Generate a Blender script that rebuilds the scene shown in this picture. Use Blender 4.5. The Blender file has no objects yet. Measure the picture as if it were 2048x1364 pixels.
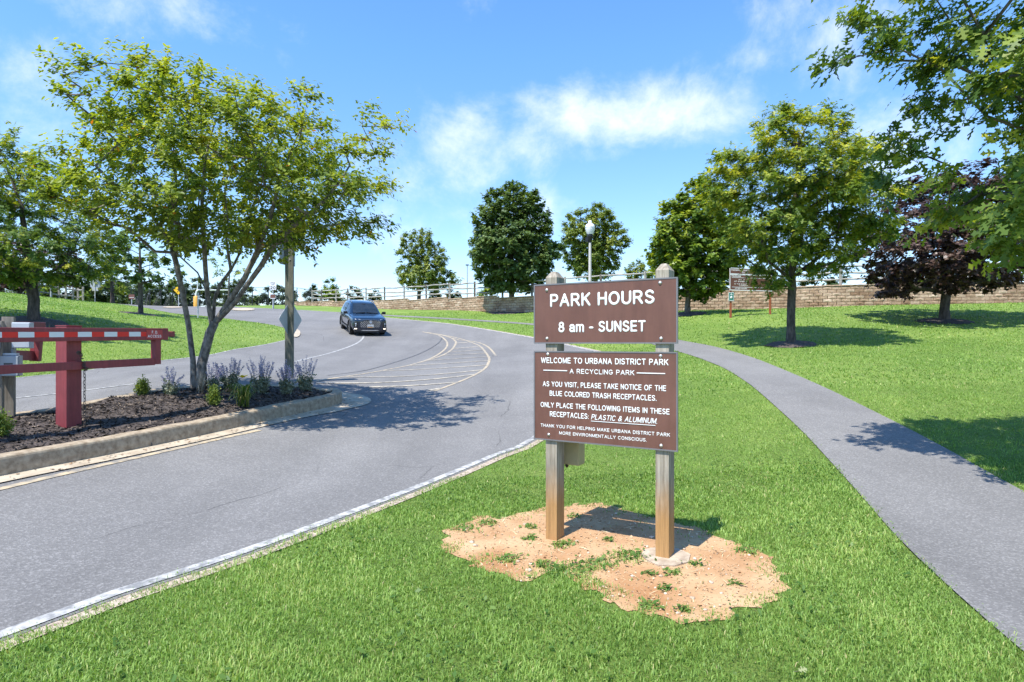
import bpy, bmesh, math, random
import numpy as np
from mathutils import Vector, Matrix
from mathutils.geometry import delaunay_2d_cdt
random.seed(7)
RNG = np.random.default_rng(11)
C = bpy.context.scene.collection
SC = bpy.context.scene

# ------------------------------------------------------------------ camera
EYE = 1.7
F, CX, HV = 1250.0, 1024.0, 686.0        # focal length and horizon measured in the 2048 px photograph
cam_d = bpy.data.cameras.new("camera")
cam = bpy.data.objects.new("camera", cam_d); C.objects.link(cam)
cam.location = (0, 0, EYE); cam.rotation_euler = (math.radians(90), 0, 0)
cam_d.sensor_width = 36.0; cam_d.lens = 36.0 * F / 2048
cam_d.shift_y = 4.0 / 2048; cam_d.clip_start = 0.05; cam_d.clip_end = 3000
SC.camera = cam

# ------------------------------------------------------------------ light
SUN = Vector((0.31, 0.40, -1.0))          # the way the sunlight travels
sun_d = bpy.data.lights.new("sun", 'SUN'); sun_d.energy = 3.9; sun_d.angle = math.radians(0.53)
sun_d.color = (1.0, 0.955, 0.87)
sun = bpy.data.objects.new("sun", sun_d); C.objects.link(sun)
sun.rotation_euler = SUN.to_track_quat('-Z', 'Y').to_euler(); sun.location = (-10, -12, 40)
world = bpy.data.worlds.new("World"); SC.world = world; world.use_nodes = True
def mixc0(N, L, a, b):
    m = N.new('ShaderNodeMix'); m.data_type = 'RGBA'; m.blend_type = 'MULTIPLY'; m.inputs[0].default_value = 1
    L.new(a, m.inputs[6]); L.new(b, m.inputs[7]); return m.outputs[2]
def build_world():
    nt = world.node_tree; N = nt.nodes; L = nt.links; N.clear()
    out = N.new('ShaderNodeOutputWorld'); bg = N.new('ShaderNodeBackground')
    sky = N.new('ShaderNodeTexSky'); sky.sky_type = 'NISHITA'; sky.sun_disc = False
    h = math.hypot(SUN.x, SUN.y)
    sky.sun_elevation = math.atan2(1, h); sky.sun_rotation = math.atan2(-SUN.x, -SUN.y) % (2*math.pi)
    sky.altitude = 100; sky.air_density = 1.0; sky.dust_density = 0.1; sky.ozone_density = 3.0
    hs = N.new('ShaderNodeHueSaturation'); hs.inputs['Saturation'].default_value = 1.08; hs.inputs['Value'].default_value = 1.0
    gz_ = N.new('ShaderNodeTexCoord'); sz = N.new('ShaderNodeSeparateXYZ'); L.new(gz_.outputs['Generated'], sz.inputs[0])
    tr = N.new('ShaderNodeValToRGB'); tr.color_ramp.elements[0].position = 0.0; tr.color_ramp.elements[0].color = (.80, .755, .82, 1); tr.color_ramp.elements[1].position = 0.42; tr.color_ramp.elements[1].color = (.81, .945, 1.05, 1)
    L.new(sz.outputs[2], tr.inputs[0]); L.new(mixc0(N, L, sky.outputs[0], tr.outputs[0]), hs.inputs['Color'])
    tc = N.new('ShaderNodeTexCoord'); D = tc.outputs['Generated']
    def noise(scale, detail, rough, off=(0, 0, 0), stretch=(1, 1, 1)):
        mp = N.new('ShaderNodeMapping'); mp.inputs['Location'].default_value = off; mp.inputs['Scale'].default_value = stretch
        L.new(D, mp.inputs['Vector'])
        n = N.new('ShaderNodeTexNoise'); n.inputs['Scale'].default_value = scale; n.inputs['Detail'].default_value = detail
        n.inputs['Roughness'].default_value = rough; n.inputs['Distortion'].default_value = 0.25
        L.new(mp.outputs[0], n.inputs['Vector']); return n.outputs[0]
    def M(op, a, b=None, c=None, clamp=False):
        m = N.new('ShaderNodeMath'); m.operation = op; m.use_clamp = clamp
        for i, v in enumerate((a, b, c)):
            if v is None: continue
            if isinstance(v, (int, float)): m.inputs[i].default_value = v
            else: L.new(v, m.inputs[i])
        return m.outputs[0]
    n1 = noise(5.5, 12, 0.66, (3.1, 0.4, 1.7), (1, 1, 1.25)); n2 = noise(17, 6, 0.6, (0.3, 5, 2))
    nn = M('ADD', M('MULTIPLY', n1, 0.72), M('MULTIPLY', n2, 0.28))
    clouds = [(1300, 228, .17, .05, 1.0), (1160, 205, .05, .045, .7), (1400, 215, .09, .045, .6), (925, 305, .075, .07, .85), (860, 345, .10, .06, .55), (1060, 292, .05, .04, .7), (1180, 310, .07, .03, .5),
              (1600, 120, .10, .05, .5), (1690, 60, .10, .11, .7), (1510, 120, .05, .03, .5), (270, 5, .14, .035, .7), (350, 20, .06, .03, .4), (10, 200, .10, .10, .45), (1760, 290, .08, .07, .85),
              (960, 0, .06, .02, .35), (1060, 430, .16, .05, .45), (60, 130, .06, .05, .5), (760, 420, .2, .05, .35), (1450, 330, .1, .05, .2)]
    tot = None
    for (u, v, sx, sz, amp) in clouds:
        d = Vector(((u-CX)/F, 1, (HV-v)/F)).normalized()
        s = N.new('ShaderNodeVectorMath'); s.operation = 'SUBTRACT'; L.new(D, s.inputs[0]); s.inputs[1].default_value = d
        q = N.new('ShaderNodeVectorMath'); q.operation = 'MULTIPLY'; L.new(s.outputs[0], q.inputs[0])
        q.inputs[1].default_value = (1/sx, 1/sx, 1/sz)
        ln = N.new('ShaderNodeVectorMath'); ln.operation = 'DOT_PRODUCT'; L.new(q.outputs[0], ln.inputs[0]); L.new(q.outputs[0], ln.inputs[1])
        g = M('MULTIPLY', M('EXPONENT', M('MULTIPLY', ln.outputs['Value'], -0.8)), amp)
        tot = g if tot is None else M('MAXIMUM', tot, g)
    sep = N.new('ShaderNodeSeparateXYZ'); L.new(D, sep.inputs[0])
    # clouds behind the viewer
    back = M('MULTIPLY', M('SUBTRACT', M('MULTIPLY', sep.outputs[1], -1.0), 0.1, clamp=True), 0.5)
    tot = M('MAXIMUM', tot, back)
    dens = M('ADD', M('MULTIPLY', tot, 0.75), M('SUBTRACT', M('MULTIPLY', nn, 2.0), 1.14))
    ss = N.new('ShaderNodeMapRange'); ss.interpolation_type = 'SMOOTHSTEP'
    ss.inputs['From Min'].default_value = 0.03; ss.inputs['From Max'].default_value = 0.86
    ss.inputs['To Max'].default_value = 0.80; L.new(dens, ss.inputs['Value'])
    mask = M('MULTIPLY', ss.outputs[0], M('GREATER_THAN', sep.outputs[2], 0.0))
    cm = N.new('ShaderNodeMix'); cm.data_type = 'RGBA'
    L.new(mask, cm.inputs['Factor']); L.new(hs.outputs[0], cm.inputs[6]); cm.inputs[7].default_value = (CLOUD, CLOUD*1.02, CLOUD*1.06, 1)
    L.new(cm.outputs[2], bg.inputs['Color']); bg.inputs['Strength'].default_value = SKY_STRENGTH
    L.new(bg.outputs[0], out.inputs[0])
SKY_STRENGTH = 0.15
CLOUD = 4.7
build_world()
SC.view_settings.view_transform = 'Standard'; SC.view_settings.look = 'None'
SC.view_settings.exposure = 1.0; SC.view_settings.gamma = 1.0
SC.cycles.max_bounces = 6; SC.cycles.diffuse_bounces = 3; SC.cycles.transparent_max_bounces = 8
SC.cycles.caustics_reflective = False; SC.cycles.caustics_refractive = False

# ------------------------------------------------------------------ object helpers
def tag(o, label=None, cat=None, group=None, kind=None):
    if label: o['label'] = label
    if cat: o['category'] = cat
    if group: o['group'] = group
    if kind: o['kind'] = kind
    return o
def empty(name, loc, label=None, cat=None, group=None, rz=0.0):
    o = bpy.data.objects.new(name, None); C.objects.link(o)
    o.location = loc; o.rotation_euler = (0, 0, rz); o.empty_display_size = 0.2
    return tag(o, label, cat, group)
def link(name, me, m=None, parent=None):
    o = bpy.data.objects.new(name, me); C.objects.link(o)
    if m is not None:
        for q in (m if isinstance(m, (list, tuple)) else [m]): me.materials.append(q)
    if parent is not None: o.parent = parent
    return o
class MB:
    """collects shapes, links them as one mesh object; org is subtracted so world coordinates can be used under a placed root"""
    def __init__(s, org=(0, 0, 0)): s.v = []; s.f = []; s.mi = []; s.sm = []; s.o = Vector(org)
    def add(s, vs, fs, mi=0, smooth=False):
        b = len(s.v); s.v += [Vector(p) - s.o for p in vs]
        for f in fs: s.f.append([b+i for i in f]); s.mi.append(mi); s.sm.append(smooth)
    def hexa(s, p, mi=0):
        s.add(p, [(0, 3, 2, 1), (4, 5, 6, 7), (0, 1, 5, 4), (1, 2, 6, 5), (2, 3, 7, 6), (3, 0, 4, 7)], mi)
    def box(s, c, size, R=None, mi=0, bev=0.0):
        hx, hy, hz = size[0]/2, size[1]/2, size[2]/2; c = Vector(c)
        if bev <= 0:
            p = [Vector(q) for q in ((-hx, -hy, -hz), (hx, -hy, -hz), (hx, hy, -hz), (-hx, hy, -hz), (-hx, -hy, hz), (hx, -hy, hz), (hx, hy, hz), (-hx, hy, hz))]
            if R is not None: p = [R @ q for q in p]
            s.hexa([c+q for q in p], mi); return
        bm = bmesh.new(); bmesh.ops.create_cube(bm, size=1.0)
        for v in bm.verts: v.co = Vector((v.co.x*size[0], v.co.y*size[1], v.co.z*size[2]))
        bmesh.ops.bevel(bm, geom=list(bm.edges), offset=bev, segments=2, profile=0.6, affect='EDGES')
        bm.verts.index_update()
        s.add([c + (R @ v.co if R is not None else v.co) for v in bm.verts], [[v.index for v in f.verts] for f in bm.faces], mi)
        bm.free()
    def bar(s, a, b, w, h, mi=0, up=(0, 0, 1), bev=0.0):
        a = Vector(a); b = Vector(b); d = (b-a); n = d.length; d.normalize()
        up = Vector(up)
        if abs(d.dot(up)) > 0.98: up = Vector((0, 1, 0))
        x = d.cross(up).normalized(); z = x.cross(d).normalized()
        R = Matrix((x, d, z)).transposed()
        s.box((a+b)/2, (w, n, h), R, mi, bev)
    def tube(s, pts, rad, n=8, mi=0, cap=True, smooth=True):
        pts = [Vector(p) for p in pts]
        if isinstance(rad, (int, float)): rad = [rad]*len(pts)
        vs = []; fs = []; prev = None
        for i, p in enumerate(pts):
            d = (pts[min(i+1, len(pts)-1)] - pts[max(i-1, 0)])
            if d.length < 1e-9: d = Vector((0, 0, 1))
            d.normalize()
            if prev is None:
                a = Vector((1, 0, 0)) if abs(d.x) < 0.9 else Vector((0, 1, 0)); x = d.cross(a).normalized()
            else:
                x = (prev - d*prev.dot(d))
                x = x.normalized() if x.length > 1e-6 else d.orthogonal().normalized()
            prev = x; y = d.cross(x)
            for k in range(n):
                t = 2*math.pi*k/n; vs.append(p + (x*math.cos(t)+y*math.sin(t))*rad[i])
        for i in range(len(pts)-1):
            for k in range(n):
                fs.append((i*n+k, i*n+(k+1) % n, (i+1)*n+(k+1) % n, (i+1)*n+k))
        s.add(vs, fs, mi, smooth)
        if cap:
            s.add(vs[:n], [list(range(n))[::-1]], mi); s.add(vs[-n:], [list(range(n))], mi)
    def lathe(s, c, prof, n=20, mi=0, axis=None):
        c = Vector(c); R = Matrix.Identity(3) if axis is None else Vector((0, 0, 1)).rotation_difference(Vector(axis)).to_matrix()
        vs = []; fs = []
        for (r, z) in prof:
            for k in range(n):
                t = 2*math.pi*k/n; vs.append(c + R @ Vector((r*math.cos(t), r*math.sin(t), z)))
        for i in range(len(prof)-1):
            for k in range(n): fs.append((i*n+k, i*n+(k+1) % n, (i+1)*n+(k+1) % n, (i+1)*n+k))
        s.add(vs, fs, mi, True)
        s.add(vs[:n], [list(range(n))[::-1]], mi); s.add(vs[-n:], [list(range(n))], mi)
    def prism(s, pts, d, mi=0):
        d = Vector(d); n = len(pts); a = [Vector(p) for p in pts]; b = [p+d for p in a]
        s.add(a+b, [list(range(n))[::-1], list(range(n, 2*n))] + [(i, (i+1) % n, n+(i+1) % n, n+i) for i in range(n)], mi)
    def build(s, name, m, parent=None):
        me = bpy.data.meshes.new(name); me.from_pydata([tuple(p) for p in s.v], [], s.f)
        me.polygons.foreach_set('material_index', s.mi); me.polygons.foreach_set('use_smooth', s.sm)
        me.update(); return link(name, me, m, parent)
def np_mesh(name, V, faces_k, tint=None, smooth=False):
    """V (n,3); faces_k = list of int arrays (m,k); tint per face"""
    me = bpy.data.meshes.new(name); V = np.asarray(V, dtype=np.float32)
    me.vertices.add(len(V)); me.vertices.foreach_set('co', V.ravel())
    loops = np.concatenate([f.ravel() for f in faces_k]).astype(np.int32)
    tots = np.concatenate([np.full(len(f), f.shape[1], np.int32) for f in faces_k])
    starts = np.concatenate([[0], np.cumsum(tots)[:-1]]).astype(np.int32)
    me.loops.add(len(loops)); me.loops.foreach_set('vertex_index', loops)
    me.polygons.add(len(tots)); me.polygons.foreach_set('loop_start', starts); me.polygons.foreach_set('loop_total', tots)
    if smooth: me.polygons.foreach_set('use_smooth', np.ones(len(tots), dtype=bool))
    if tint is not None:
        a = me.attributes.new('tint', 'FLOAT', 'FACE'); a.data.foreach_set('value', np.asarray(tint, np.float32))
    me.update(calc_edges=True); me.validate(); return me

# ------------------------------------------------------------------ materials
def new_mat(name):
    m = bpy.data.materials.new(name); m.use_nodes = True; nt = m.node_tree
    return m, nt, nt.nodes, nt.links, nt.nodes['Principled BSDF']
def ramp(N, stops):
    r = N.new('ShaderNodeValToRGB'); e = r.color_ramp.elements
    while len(e) < len(stops): e.new(0.5)
    for q, (p, c) in zip(e, stops): q.position = p; q.color = (*c, 1)
    return r
def coords(N, L, scale=(1, 1, 1), kind='pos'):
    if kind == 'pos': g = N.new('ShaderNodeNewGeometry'); o = g.outputs['Position']
    else: g = N.new('ShaderNodeTexCoord'); o = g.outputs['Object']
    mp = N.new('ShaderNodeMapping'); mp.inputs['Scale'].default_value = scale; L.new(o, mp.inputs['Vector']); return mp.outputs[0]
def noise(N, L, vec, scale, detail=5, rough=0.6, dist=0.0):
    n = N.new('ShaderNodeTexNoise'); n.inputs['Scale'].default_value = scale; n.inputs['Detail'].default_value = detail
    n.inputs['Roughness'].default_value = rough; n.inputs['Distortion'].default_value = dist; L.new(vec, n.inputs['Vector']); return n.outputs[0]
def mixc(N, L, fac, a, b, mode='MIX'):
    m = N.new('ShaderNodeMix'); m.data_type = 'RGBA'; m.blend_type = mode
    for i, v in ((0, fac), (6, a), (7, b)):
        if isinstance(v, (int, float)): m.inputs[i].default_value = v
        elif isinstance(v, tuple): m.inputs[i].default_value = (*v[:3], 1)
        else: L.new(v, m.inputs[i])
    return m.outputs[2]
def bump(N, L, P, h, strength=0.4, dist=0.02):
    b = N.new('ShaderNodeBump'); b.inputs['Strength'].default_value = strength; b.inputs['Distance'].default_value = dist
    L.new(h, b.inputs['Height']); L.new(b.outputs[0], P.inputs['Normal'])
def speck(name, c0, c1, scale=6.0, rough=0.7, stretch=(1, 1, 1), kind='pos', bmp=0.0, metal=0.0, detail=6, lo=0.35, hi=0.65, spec=0.5, bdist=0.01):
    m, nt, N, L, P = new_mat(name); v = coords(N, L, stretch, kind); n = noise(N, L, v, scale, detail)
    r = ramp(N, [(lo, c0), (hi, c1)]); L.new(n, r.inputs[0]); L.new(r.outputs[0], P.inputs['Base Color'])
    P.inputs['Roughness'].default_value = rough; P.inputs['Metallic'].default_value = metal; P.inputs['Specular IOR Level'].default_value = spec
    if bmp: bump(N, L, P, n, bmp, bdist)
    return m
def leaf_mat(name, stops, trans=0.35, rough=0.45, tcol=None):
    m, nt, N, L, P = new_mat(name); a = N.new('ShaderNodeAttribute'); a.attribute_name = 'tint'
    r = ramp(N, stops); L.new(a.outputs['Fac'], r.inputs[0]); L.new(r.outputs[0], P.inputs['Base Color'])
    P.inputs['Roughness'].default_value = rough; P.inputs['Specular IOR Level'].default_value = 0.35
    t = N.new('ShaderNodeBsdfTranslucent')
    L.new(mixc(N, L, 1.0, r.outputs[0], tcol or (1.5, 1.45, 0.55), 'MULTIPLY'), t.inputs['Color'])
    mx = N.new('ShaderNodeMixShader'); mx.inputs[0].default_value = trans
    L.new(P.outputs[0], mx.inputs[1]); L.new(t.outputs[0], mx.inputs[2]); L.new(mx.outputs[0], N['Material Output'].inputs[0]); return m
def asphalt(name, base, patch, speckle, warm=0.0, cracks=True):
    m, nt, N, L, P = new_mat(name); v = coords(N, L)
    big = noise(N, L, v, 0.35, 4, 0.55, 0.6); med = noise(N, L, v, 2.2, 5)
    r = ramp(N, [(0.34, base), (0.68, patch)]); L.new(big, r.inputs[0])
    # wheel-worn streaks along the lane
    vs = N.new('ShaderNodeMapping'); vs.inputs['Rotation'].default_value = (0, 0, math.radians(27)); vs.inputs['Scale'].default_value = (0.9, 0.07, 1)
    L.new(v, vs.inputs['Vector']); st = noise(N, L, vs.outputs[0], 1.1, 3, 0.5)
    r2 = ramp(N, [(0.35, (0.92,)*3), (0.65, (1.07,)*3)]); L.new(st, r2.inputs[0])
    c = mixc(N, L, 1.0, r.outputs[0], r2.outputs[0], 'MULTIPLY')
    vo = N.new('ShaderNodeTexVoronoi'); vo.inputs['Scale'].default_value = 75; L.new(v, vo.inputs['Vector'])
    r3 = ramp(N, [(0.0, (0.45,)*3), (0.35, (0.85,)*3), (0.75, (1.15,)*3), (0.95, (2.3,)*3)])
    sepc = N.new('ShaderNodeSeparateColor'); L.new(vo.outputs['Color'], sepc.inputs[0]); L.new(sepc.outputs[0], r3.inputs[0])
    c = mixc(N, L, speckle, c, mixc(N, L, 1.0, c, r3.outputs[0], 'MULTIPLY'))
    r4 = ramp(N, [(0.3, (0.95,)*3), (0.7, (1.04,)*3)]); L.new(med, r4.inputs[0]); c = mixc(N, L, 1.0, c, r4.outputs[0], 'MULTIPLY')
    if cracks:
        wv = N.new('ShaderNodeMapping'); wv.inputs['Scale'].default_value = (0.30, 0.19, 0.2); L.new(v, wv.inputs['Vector'])
        wn = N.new('ShaderNodeTexNoise'); wn.inputs['Scale'].default_value = 3.0; wn.inputs['Detail'].default_value = 6; L.new(wv.outputs[0], wn.inputs['Vector'])
        w2 = mixc(N, L, 0.16, wv.outputs[0], wn.outputs['Color'], 'ADD')
        ve = N.new('ShaderNodeTexVoronoi'); ve.feature = 'DISTANCE_TO_EDGE'; ve.inputs['Scale'].default_value = 1.0; L.new(w2, ve.inputs['Vector'])
        r5 = ramp(N, [(0.0, (0.45,)*3), (0.0035, (1.0,)*3)]); L.new(ve.outputs['Distance'], r5.inputs[0])
        gate = ramp(N, [(0.50, (0,)*3), (0.60, (1,)*3)]); L.new(noise(N, L, v, 0.5, 2), gate.inputs[0])
        c = mixc(N, L, gate.outputs[0], c, mixc(N, L, 1.0, c, r5.outputs[0], 'MULTIPLY'))
    L.new(c, P.inputs['Base Color']); P.inputs['Roughness'].default_value = 0.85; P.inputs['Specular IOR Level'].default_value = 0.3
    bump(N, L, P, vo.outputs['Distance'], 0.5, 0.006); return m
def wood(name, lo, hi, foot=None, foot_z=0.5, spread=0.3):
    """weathered timber; foot = newer coloured wood below foot_z metres in object space"""
    m, nt, N, L, P = new_mat(name); v = coords(N, L, (1, 1, 0.06), 'obj'); n = noise(N, L, v, 45, 6, 0.65, 0.4)
    r = ramp(N, [(0.32, lo), (0.5, tuple((a+b)/2 for a, b in zip(lo, hi))), (0.68, hi)]); L.new(n, r.inputs[0]); c = r.outputs[0]
    n2 = noise(N, L, coords(N, L, (1, 1, 0.5), 'obj'), 5, 4)
    rr = ramp(N, [(0.3, (0.8,)*3), (0.7, (1.15,)*3)]); L.new(n2, rr.inputs[0]); c = mixc(N, L, 1.0, c, rr.outputs[0], 'MULTIPLY')
    cr = ramp(N, [(0.30, (0.25,)*3), (0.36, (1,)*3)]); L.new(noise(N, L, coords(N, L, (1, 1, 0.025), 'obj'), 26, 3), cr.inputs[0])
    c = mixc(N, L, 1.0, c, cr.outputs[0], 'MULTIPLY')
    if foot:
        tc = N.new('ShaderNodeTexCoord'); sp = N.new('ShaderNodeSeparateXYZ'); L.new(tc.outputs['Object'], sp.inputs[0])
        ad = N.new('ShaderNodeMath'); ad.operation = 'MULTIPLY_ADD'; L.new(n2, ad.inputs[0]); ad.inputs[1].default_value = spread; L.new(sp.outputs[2], ad.inputs[2])
        mr = N.new('ShaderNodeMapRange'); mr.inputs['From Min'].default_value = foot_z-0.12+spread/2; mr.inputs['From Max'].default_value = foot_z+0.18+spread/2
        L.new(ad.outputs[0], mr.inputs['Value'])
        fr = ramp(N, [(0.3, tuple(q*0.7 for q in foot)), (0.7, tuple(q*1.15 for q in foot))]); L.new(n, fr.inputs[0])
        c = mixc(N, L, mr.outputs[0], fr.outputs[0], c)
    L.new(c, P.inputs['Base Color']); P.inputs['Roughness'].default_value = 0.85; P.inputs['Specular IOR Level'].default_value = 0.2
    bump(N, L, P, n, 0.5, 0.004); return m
def paint(name, c, rough=0.4, var=0.12, metal=0.0, coat=0.0, scale=3.0):
    m, nt, N, L, P = new_mat(name); v = coords(N, L, (1, 1, 1), 'obj')
    n = noise(N, L, v, scale, 8, 0.7); r = ramp(N, [(0.3, tuple(q*(1-var) for q in c)), (0.7, tuple(min(1, q*(1+var)) for q in c))])
    L.new(n, r.inputs[0]); L.new(r.outputs[0], P.inputs['Base Color'])
    rr = N.new('ShaderNodeMapRange'); rr.inputs['To Min'].default_value = max(0.03, rough-0.08); rr.inputs['To Max'].default_value = rough+0.1
    L.new(n, rr.inputs['Value']); L.new(rr.outputs[0], P.inputs['Roughness'])
    P.inputs['Metallic'].default_value = metal; P.inputs['Coat Weight'].default_value = coat; return m

MT = {}
MT['asphalt'] = asphalt('road_asphalt', (0.155, 0.150, 0.147), (0.190, 0.184, 0.179), 0.33)
MT['path'] = asphalt('path_asphalt', (0.158, 0.152, 0.147), (0.194, 0.187, 0.180), 0.30, cracks=False)
MT['concrete'] = speck('kerb_concrete', (0.235, 0.178, 0.118), (0.41, 0.335, 0.24), 14.0, 0.85, bmp=0.5)
MT['gutter'] = speck('gutter_concrete', (0.34, 0.275, 0.20), (0.50, 0.43, 0.33), 5.0, 0.85, bmp=0.2)
MT['white_line'] = speck('white_paint', (0.20, 0.20, 0.20), (0.47, 0.46, 0.435), 11.0, 0.7, lo=0.40, hi=0.60)
MT['yellow_line'] = speck('yellow_paint', (0.22, 0.205, 0.18), (0.50, 0.40, 0.26), 7.0, 0.7, lo=0.38, hi=0.62)
MT['hatch'] = speck('faded_yellow_paint', (0.21, 0.20, 0.185), (0.50, 0.44, 0.34), 6.0, 0.7, lo=0.34, hi=0.58)
MT['tar'] = speck('tar_seam', (0.05, 0.05, 0.055), (0.12, 0.12, 0.13), 5.0, 0.6)
MT['mulch'] = speck('mulch', (0.022, 0.016, 0.014), (0.135, 0.105, 0.09), 38.0, 0.9, bmp=1.0, stretch=(1, 1, 1), bdist=0.03)
MT['soil'] = speck('bare_soil', (0.335, 0.17, 0.072), (0.50, 0.335, 0.185), 1.8, 0.95, bmp=0.6, detail=10, bdist=0.03)
MT['wall'] = None
MT['steel'] = speck('galvanised_steel', (0.42, 0.44, 0.46), (0.56, 0.58, 0.60), 14, 0.45, metal=0.4, kind='obj')
MT['sign_back'] = speck('sign_back_aluminium', (0.36, 0.39, 0.42), (0.50, 0.53, 0.56), 3, 0.5, metal=0.3, kind='obj')
def sign_face():
    m, nt, N, L, P = new_mat('brown_sign_face'); v = coords(N, L, (1, 1, 1), 'obj'); n = noise(N, L, v, 2.2, 6, .65); st = noise(N, L, coords(N, L, (1, 1, .12), 'obj'), 22, 5, .7)
    r = ramp(N, [(.3, (.128, .054, .038)), (.7, (.172, .078, .057))]); L.new(n, r.inputs[0]); r2 = ramp(N, [(.35, (.90,)*3), (.65, (1.08,)*3)]); L.new(st, r2.inputs[0])
    L.new(mixc(N, L, 1.0, r.outputs[0], r2.outputs[0], 'MULTIPLY'), P.inputs['Base Color']); rr = ramp(N, [(.3, (.34,)*3), (.7, (.60,)*3)]); L.new(st, rr.inputs[0]); L.new(rr.outputs[0], P.inputs['Roughness']); return m
MT['brown'] = sign_face()
MT['letter'] = paint('white_lettering', (0.85, 0.85, 0.84), 0.4, 0.02)
MT['sign_edge'] = paint('grey_sign_edge', (0.20, 0.19, 0.20), 0.45, 0.1, 0.3)
MT['bolt'] = paint('zinc_bolt', (0.60, 0.58, 0.56), 0.35, 0.2, 0.7)
MT['post_wood'] = wood('sign_post_timber', (0.20, 0.165, 0.125), (0.46, 0.41, 0.34), foot=(0.42, 0.24, 0.10), foot_z=0.42)
MT['grey_wood'] = wood('grey_timber', (0.16, 0.135, 0.105), (0.37, 0.325, 0.265))
MT['green_wood'] = wood('treated_timber', (0.085, 0.09, 0.07), (0.24, 0.23, 0.185))
MT['rail_wood'] = speck('silver_rail_timber', (0.20, 0.185, 0.165), (0.47, 0.445, 0.41), 7, 0.85, stretch=(0.3, 0.3, 2))
MT['dark_post'] = speck('dark_post_timber', (0.06, 0.05, 0.045), (0.20, 0.18, 0.155), 6, 0.85)
def gate_paint():
    m, nt, N, L, P = new_mat('maroon_gate_paint'); v = coords(N, L, (1, 1, 1), 'obj'); n = noise(N, L, v, 3, 8, .7); f = noise(N, L, v, 34, 6, .75); st = noise(N, L, coords(N, L, (1, 1, .08), 'obj'), 30, 4)
    r = ramp(N, [(.3, (.190, .030, .036)), (.7, (.262, .046, .052))]); L.new(n, r.inputs[0]); ch = ramp(N, [(.69, (0,)*3), (.72, (1,)*3)]); L.new(f, ch.inputs[0]); c = mixc(N, L, ch.outputs[0], r.outputs[0], (.10, .045, .03))
    r2 = ramp(N, [(.35, (.86,)*3), (.65, (1.1,)*3)]); L.new(st, r2.inputs[0]); L.new(mixc(N, L, 1.0, c, r2.outputs[0], 'MULTIPLY'), P.inputs['Base Color']); P.inputs['Roughness'].default_value = .5; bump(N, L, P, f, .12, .003); return m
MT['red'] = gate_paint()
MT['tape_red'] = paint('red_tape', (0.72, 0.012, 0.008), 0.35, 0.03)
MT['tape_white'] = paint('white_tape', (0.72, 0.74, 0.75), 0.35, 0.03)
MT['grey_box'] = paint('grey_enclosure', (0.36, 0.39, 0.42), 0.4, 0.08)
MT['grey_box_light'] = paint('pale_grey_enclosure', (0.50, 0.53, 0.56), 0.4, 0.08)
MT['dark_grey'] = paint('dark_grey', (0.05, 0.055, 0.06), 0.4, 0.1)
MT['conduit'] = paint('conduit_plastic', (0.42, 0.45, 0.48), 0.4, 0.1)
MT['chain'] = paint('rusty_chain', (0.10, 0.075, 0.06), 0.6, 0.3, 0.5)
MT['tan'] = paint('tan_box', (0.40, 0.33, 0.19), 0.45, 0.12)
MT['black'] = paint('black_metal', (0.012, 0.012, 0.014), 0.35, 0.1)
MT['pole'] = speck('concrete_pole', (0.42, 0.40, 0.37), (0.56, 0.53, 0.49), 30, 0.7)
MT['rust_post'] = paint('rust_red_post', (0.34, 0.095, 0.042), 0.6, 0.15)
MT['green_sign'] = paint('green_sign_face', (0.012, 0.20, 0.17), 0.4, 0.05)
MT['white_sign'] = paint('white_sign_face', (0.74, 0.75, 0.76), 0.4, 0.04)
MT['yellow_sign'] = paint('yellow_sign_face', (0.80, 0.48, 0.01), 0.4, 0.04)
MT['pad'] = paint('orange_pad', (0.72, 0.36, 0.07), 0.6, 0.08)
MT['white_pipe'] = paint('white_pipe', (0.72, 0.73, 0.74), 0.4, 0.04)
MT['bark'] = speck('grey_bark', (0.055, 0.045, 0.037), (0.20, 0.17, 0.145), 11, 0.9, stretch=(1, 1, 0.35), bmp=0.9, bdist=0.02)
MT['bark_pale'] = speck('pale_bark', (0.075, 0.066, 0.057), (0.31, 0.28, 0.25), 16, 0.85, stretch=(1, 1, 0.6), bmp=0.7, bdist=0.015, lo=0.38, hi=0.72)
MT['bark_dark'] = speck('dark_bark', (0.03, 0.024, 0.02), (0.12, 0.095, 0.085), 12, 0.9, stretch=(1, 1, 0.3), bmp=0.8, bdist=0.02)
def ground_mat():
    m, nt, N, L, P = new_mat('lawn_turf'); v = coords(N, L)
    a = noise(N, L, v, 0.22, 5, 0.6); b = noise(N, L, v, 30, 6, 0.75); c = noise(N, L, v, 2.2, 5, 0.6)
    r = ramp(N, [(0.36, (0.140, 0.232, 0.038)), (0.64, (0.222, 0.315, 0.064))]); L.new(a, r.inputs[0])
    r2 = ramp(N, [(0.32, (0.45,)*3), (0.5, (0.95,)*3), (0.70, (1.65,)*3)]); L.new(b, r2.inputs[0])
    r3 = ramp(N, [(0.3, (0.82, 0.85, 0.8)), (0.7, (1.15, 1.1, 1.1))]); L.new(c, r3.inputs[0])
    col = mixc(N, L, 1.0, mixc(N, L, 1.0, r.outputs[0], r2.outputs[0], 'MULTIPLY'), r3.outputs[0], 'MULTIPLY')
    dry = ramp(N, [(0.66, (0,)*3), (0.80, (0.7,)*3)]); L.new(noise(N, L, v, 0.7, 6, 0.7), dry.inputs[0])
    col = mixc(N, L, dry.outputs[0], col, (0.21, 0.19, 0.075))
    L.new(col, P.inputs['Base Color']); P.inputs['Roughness'].default_value = 0.8; P.inputs['Specular IOR Level'].default_value = 0.25
    bump(N, L, P, b, 1.0, 0.05); return m
MT['ground'] = ground_mat()
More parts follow.
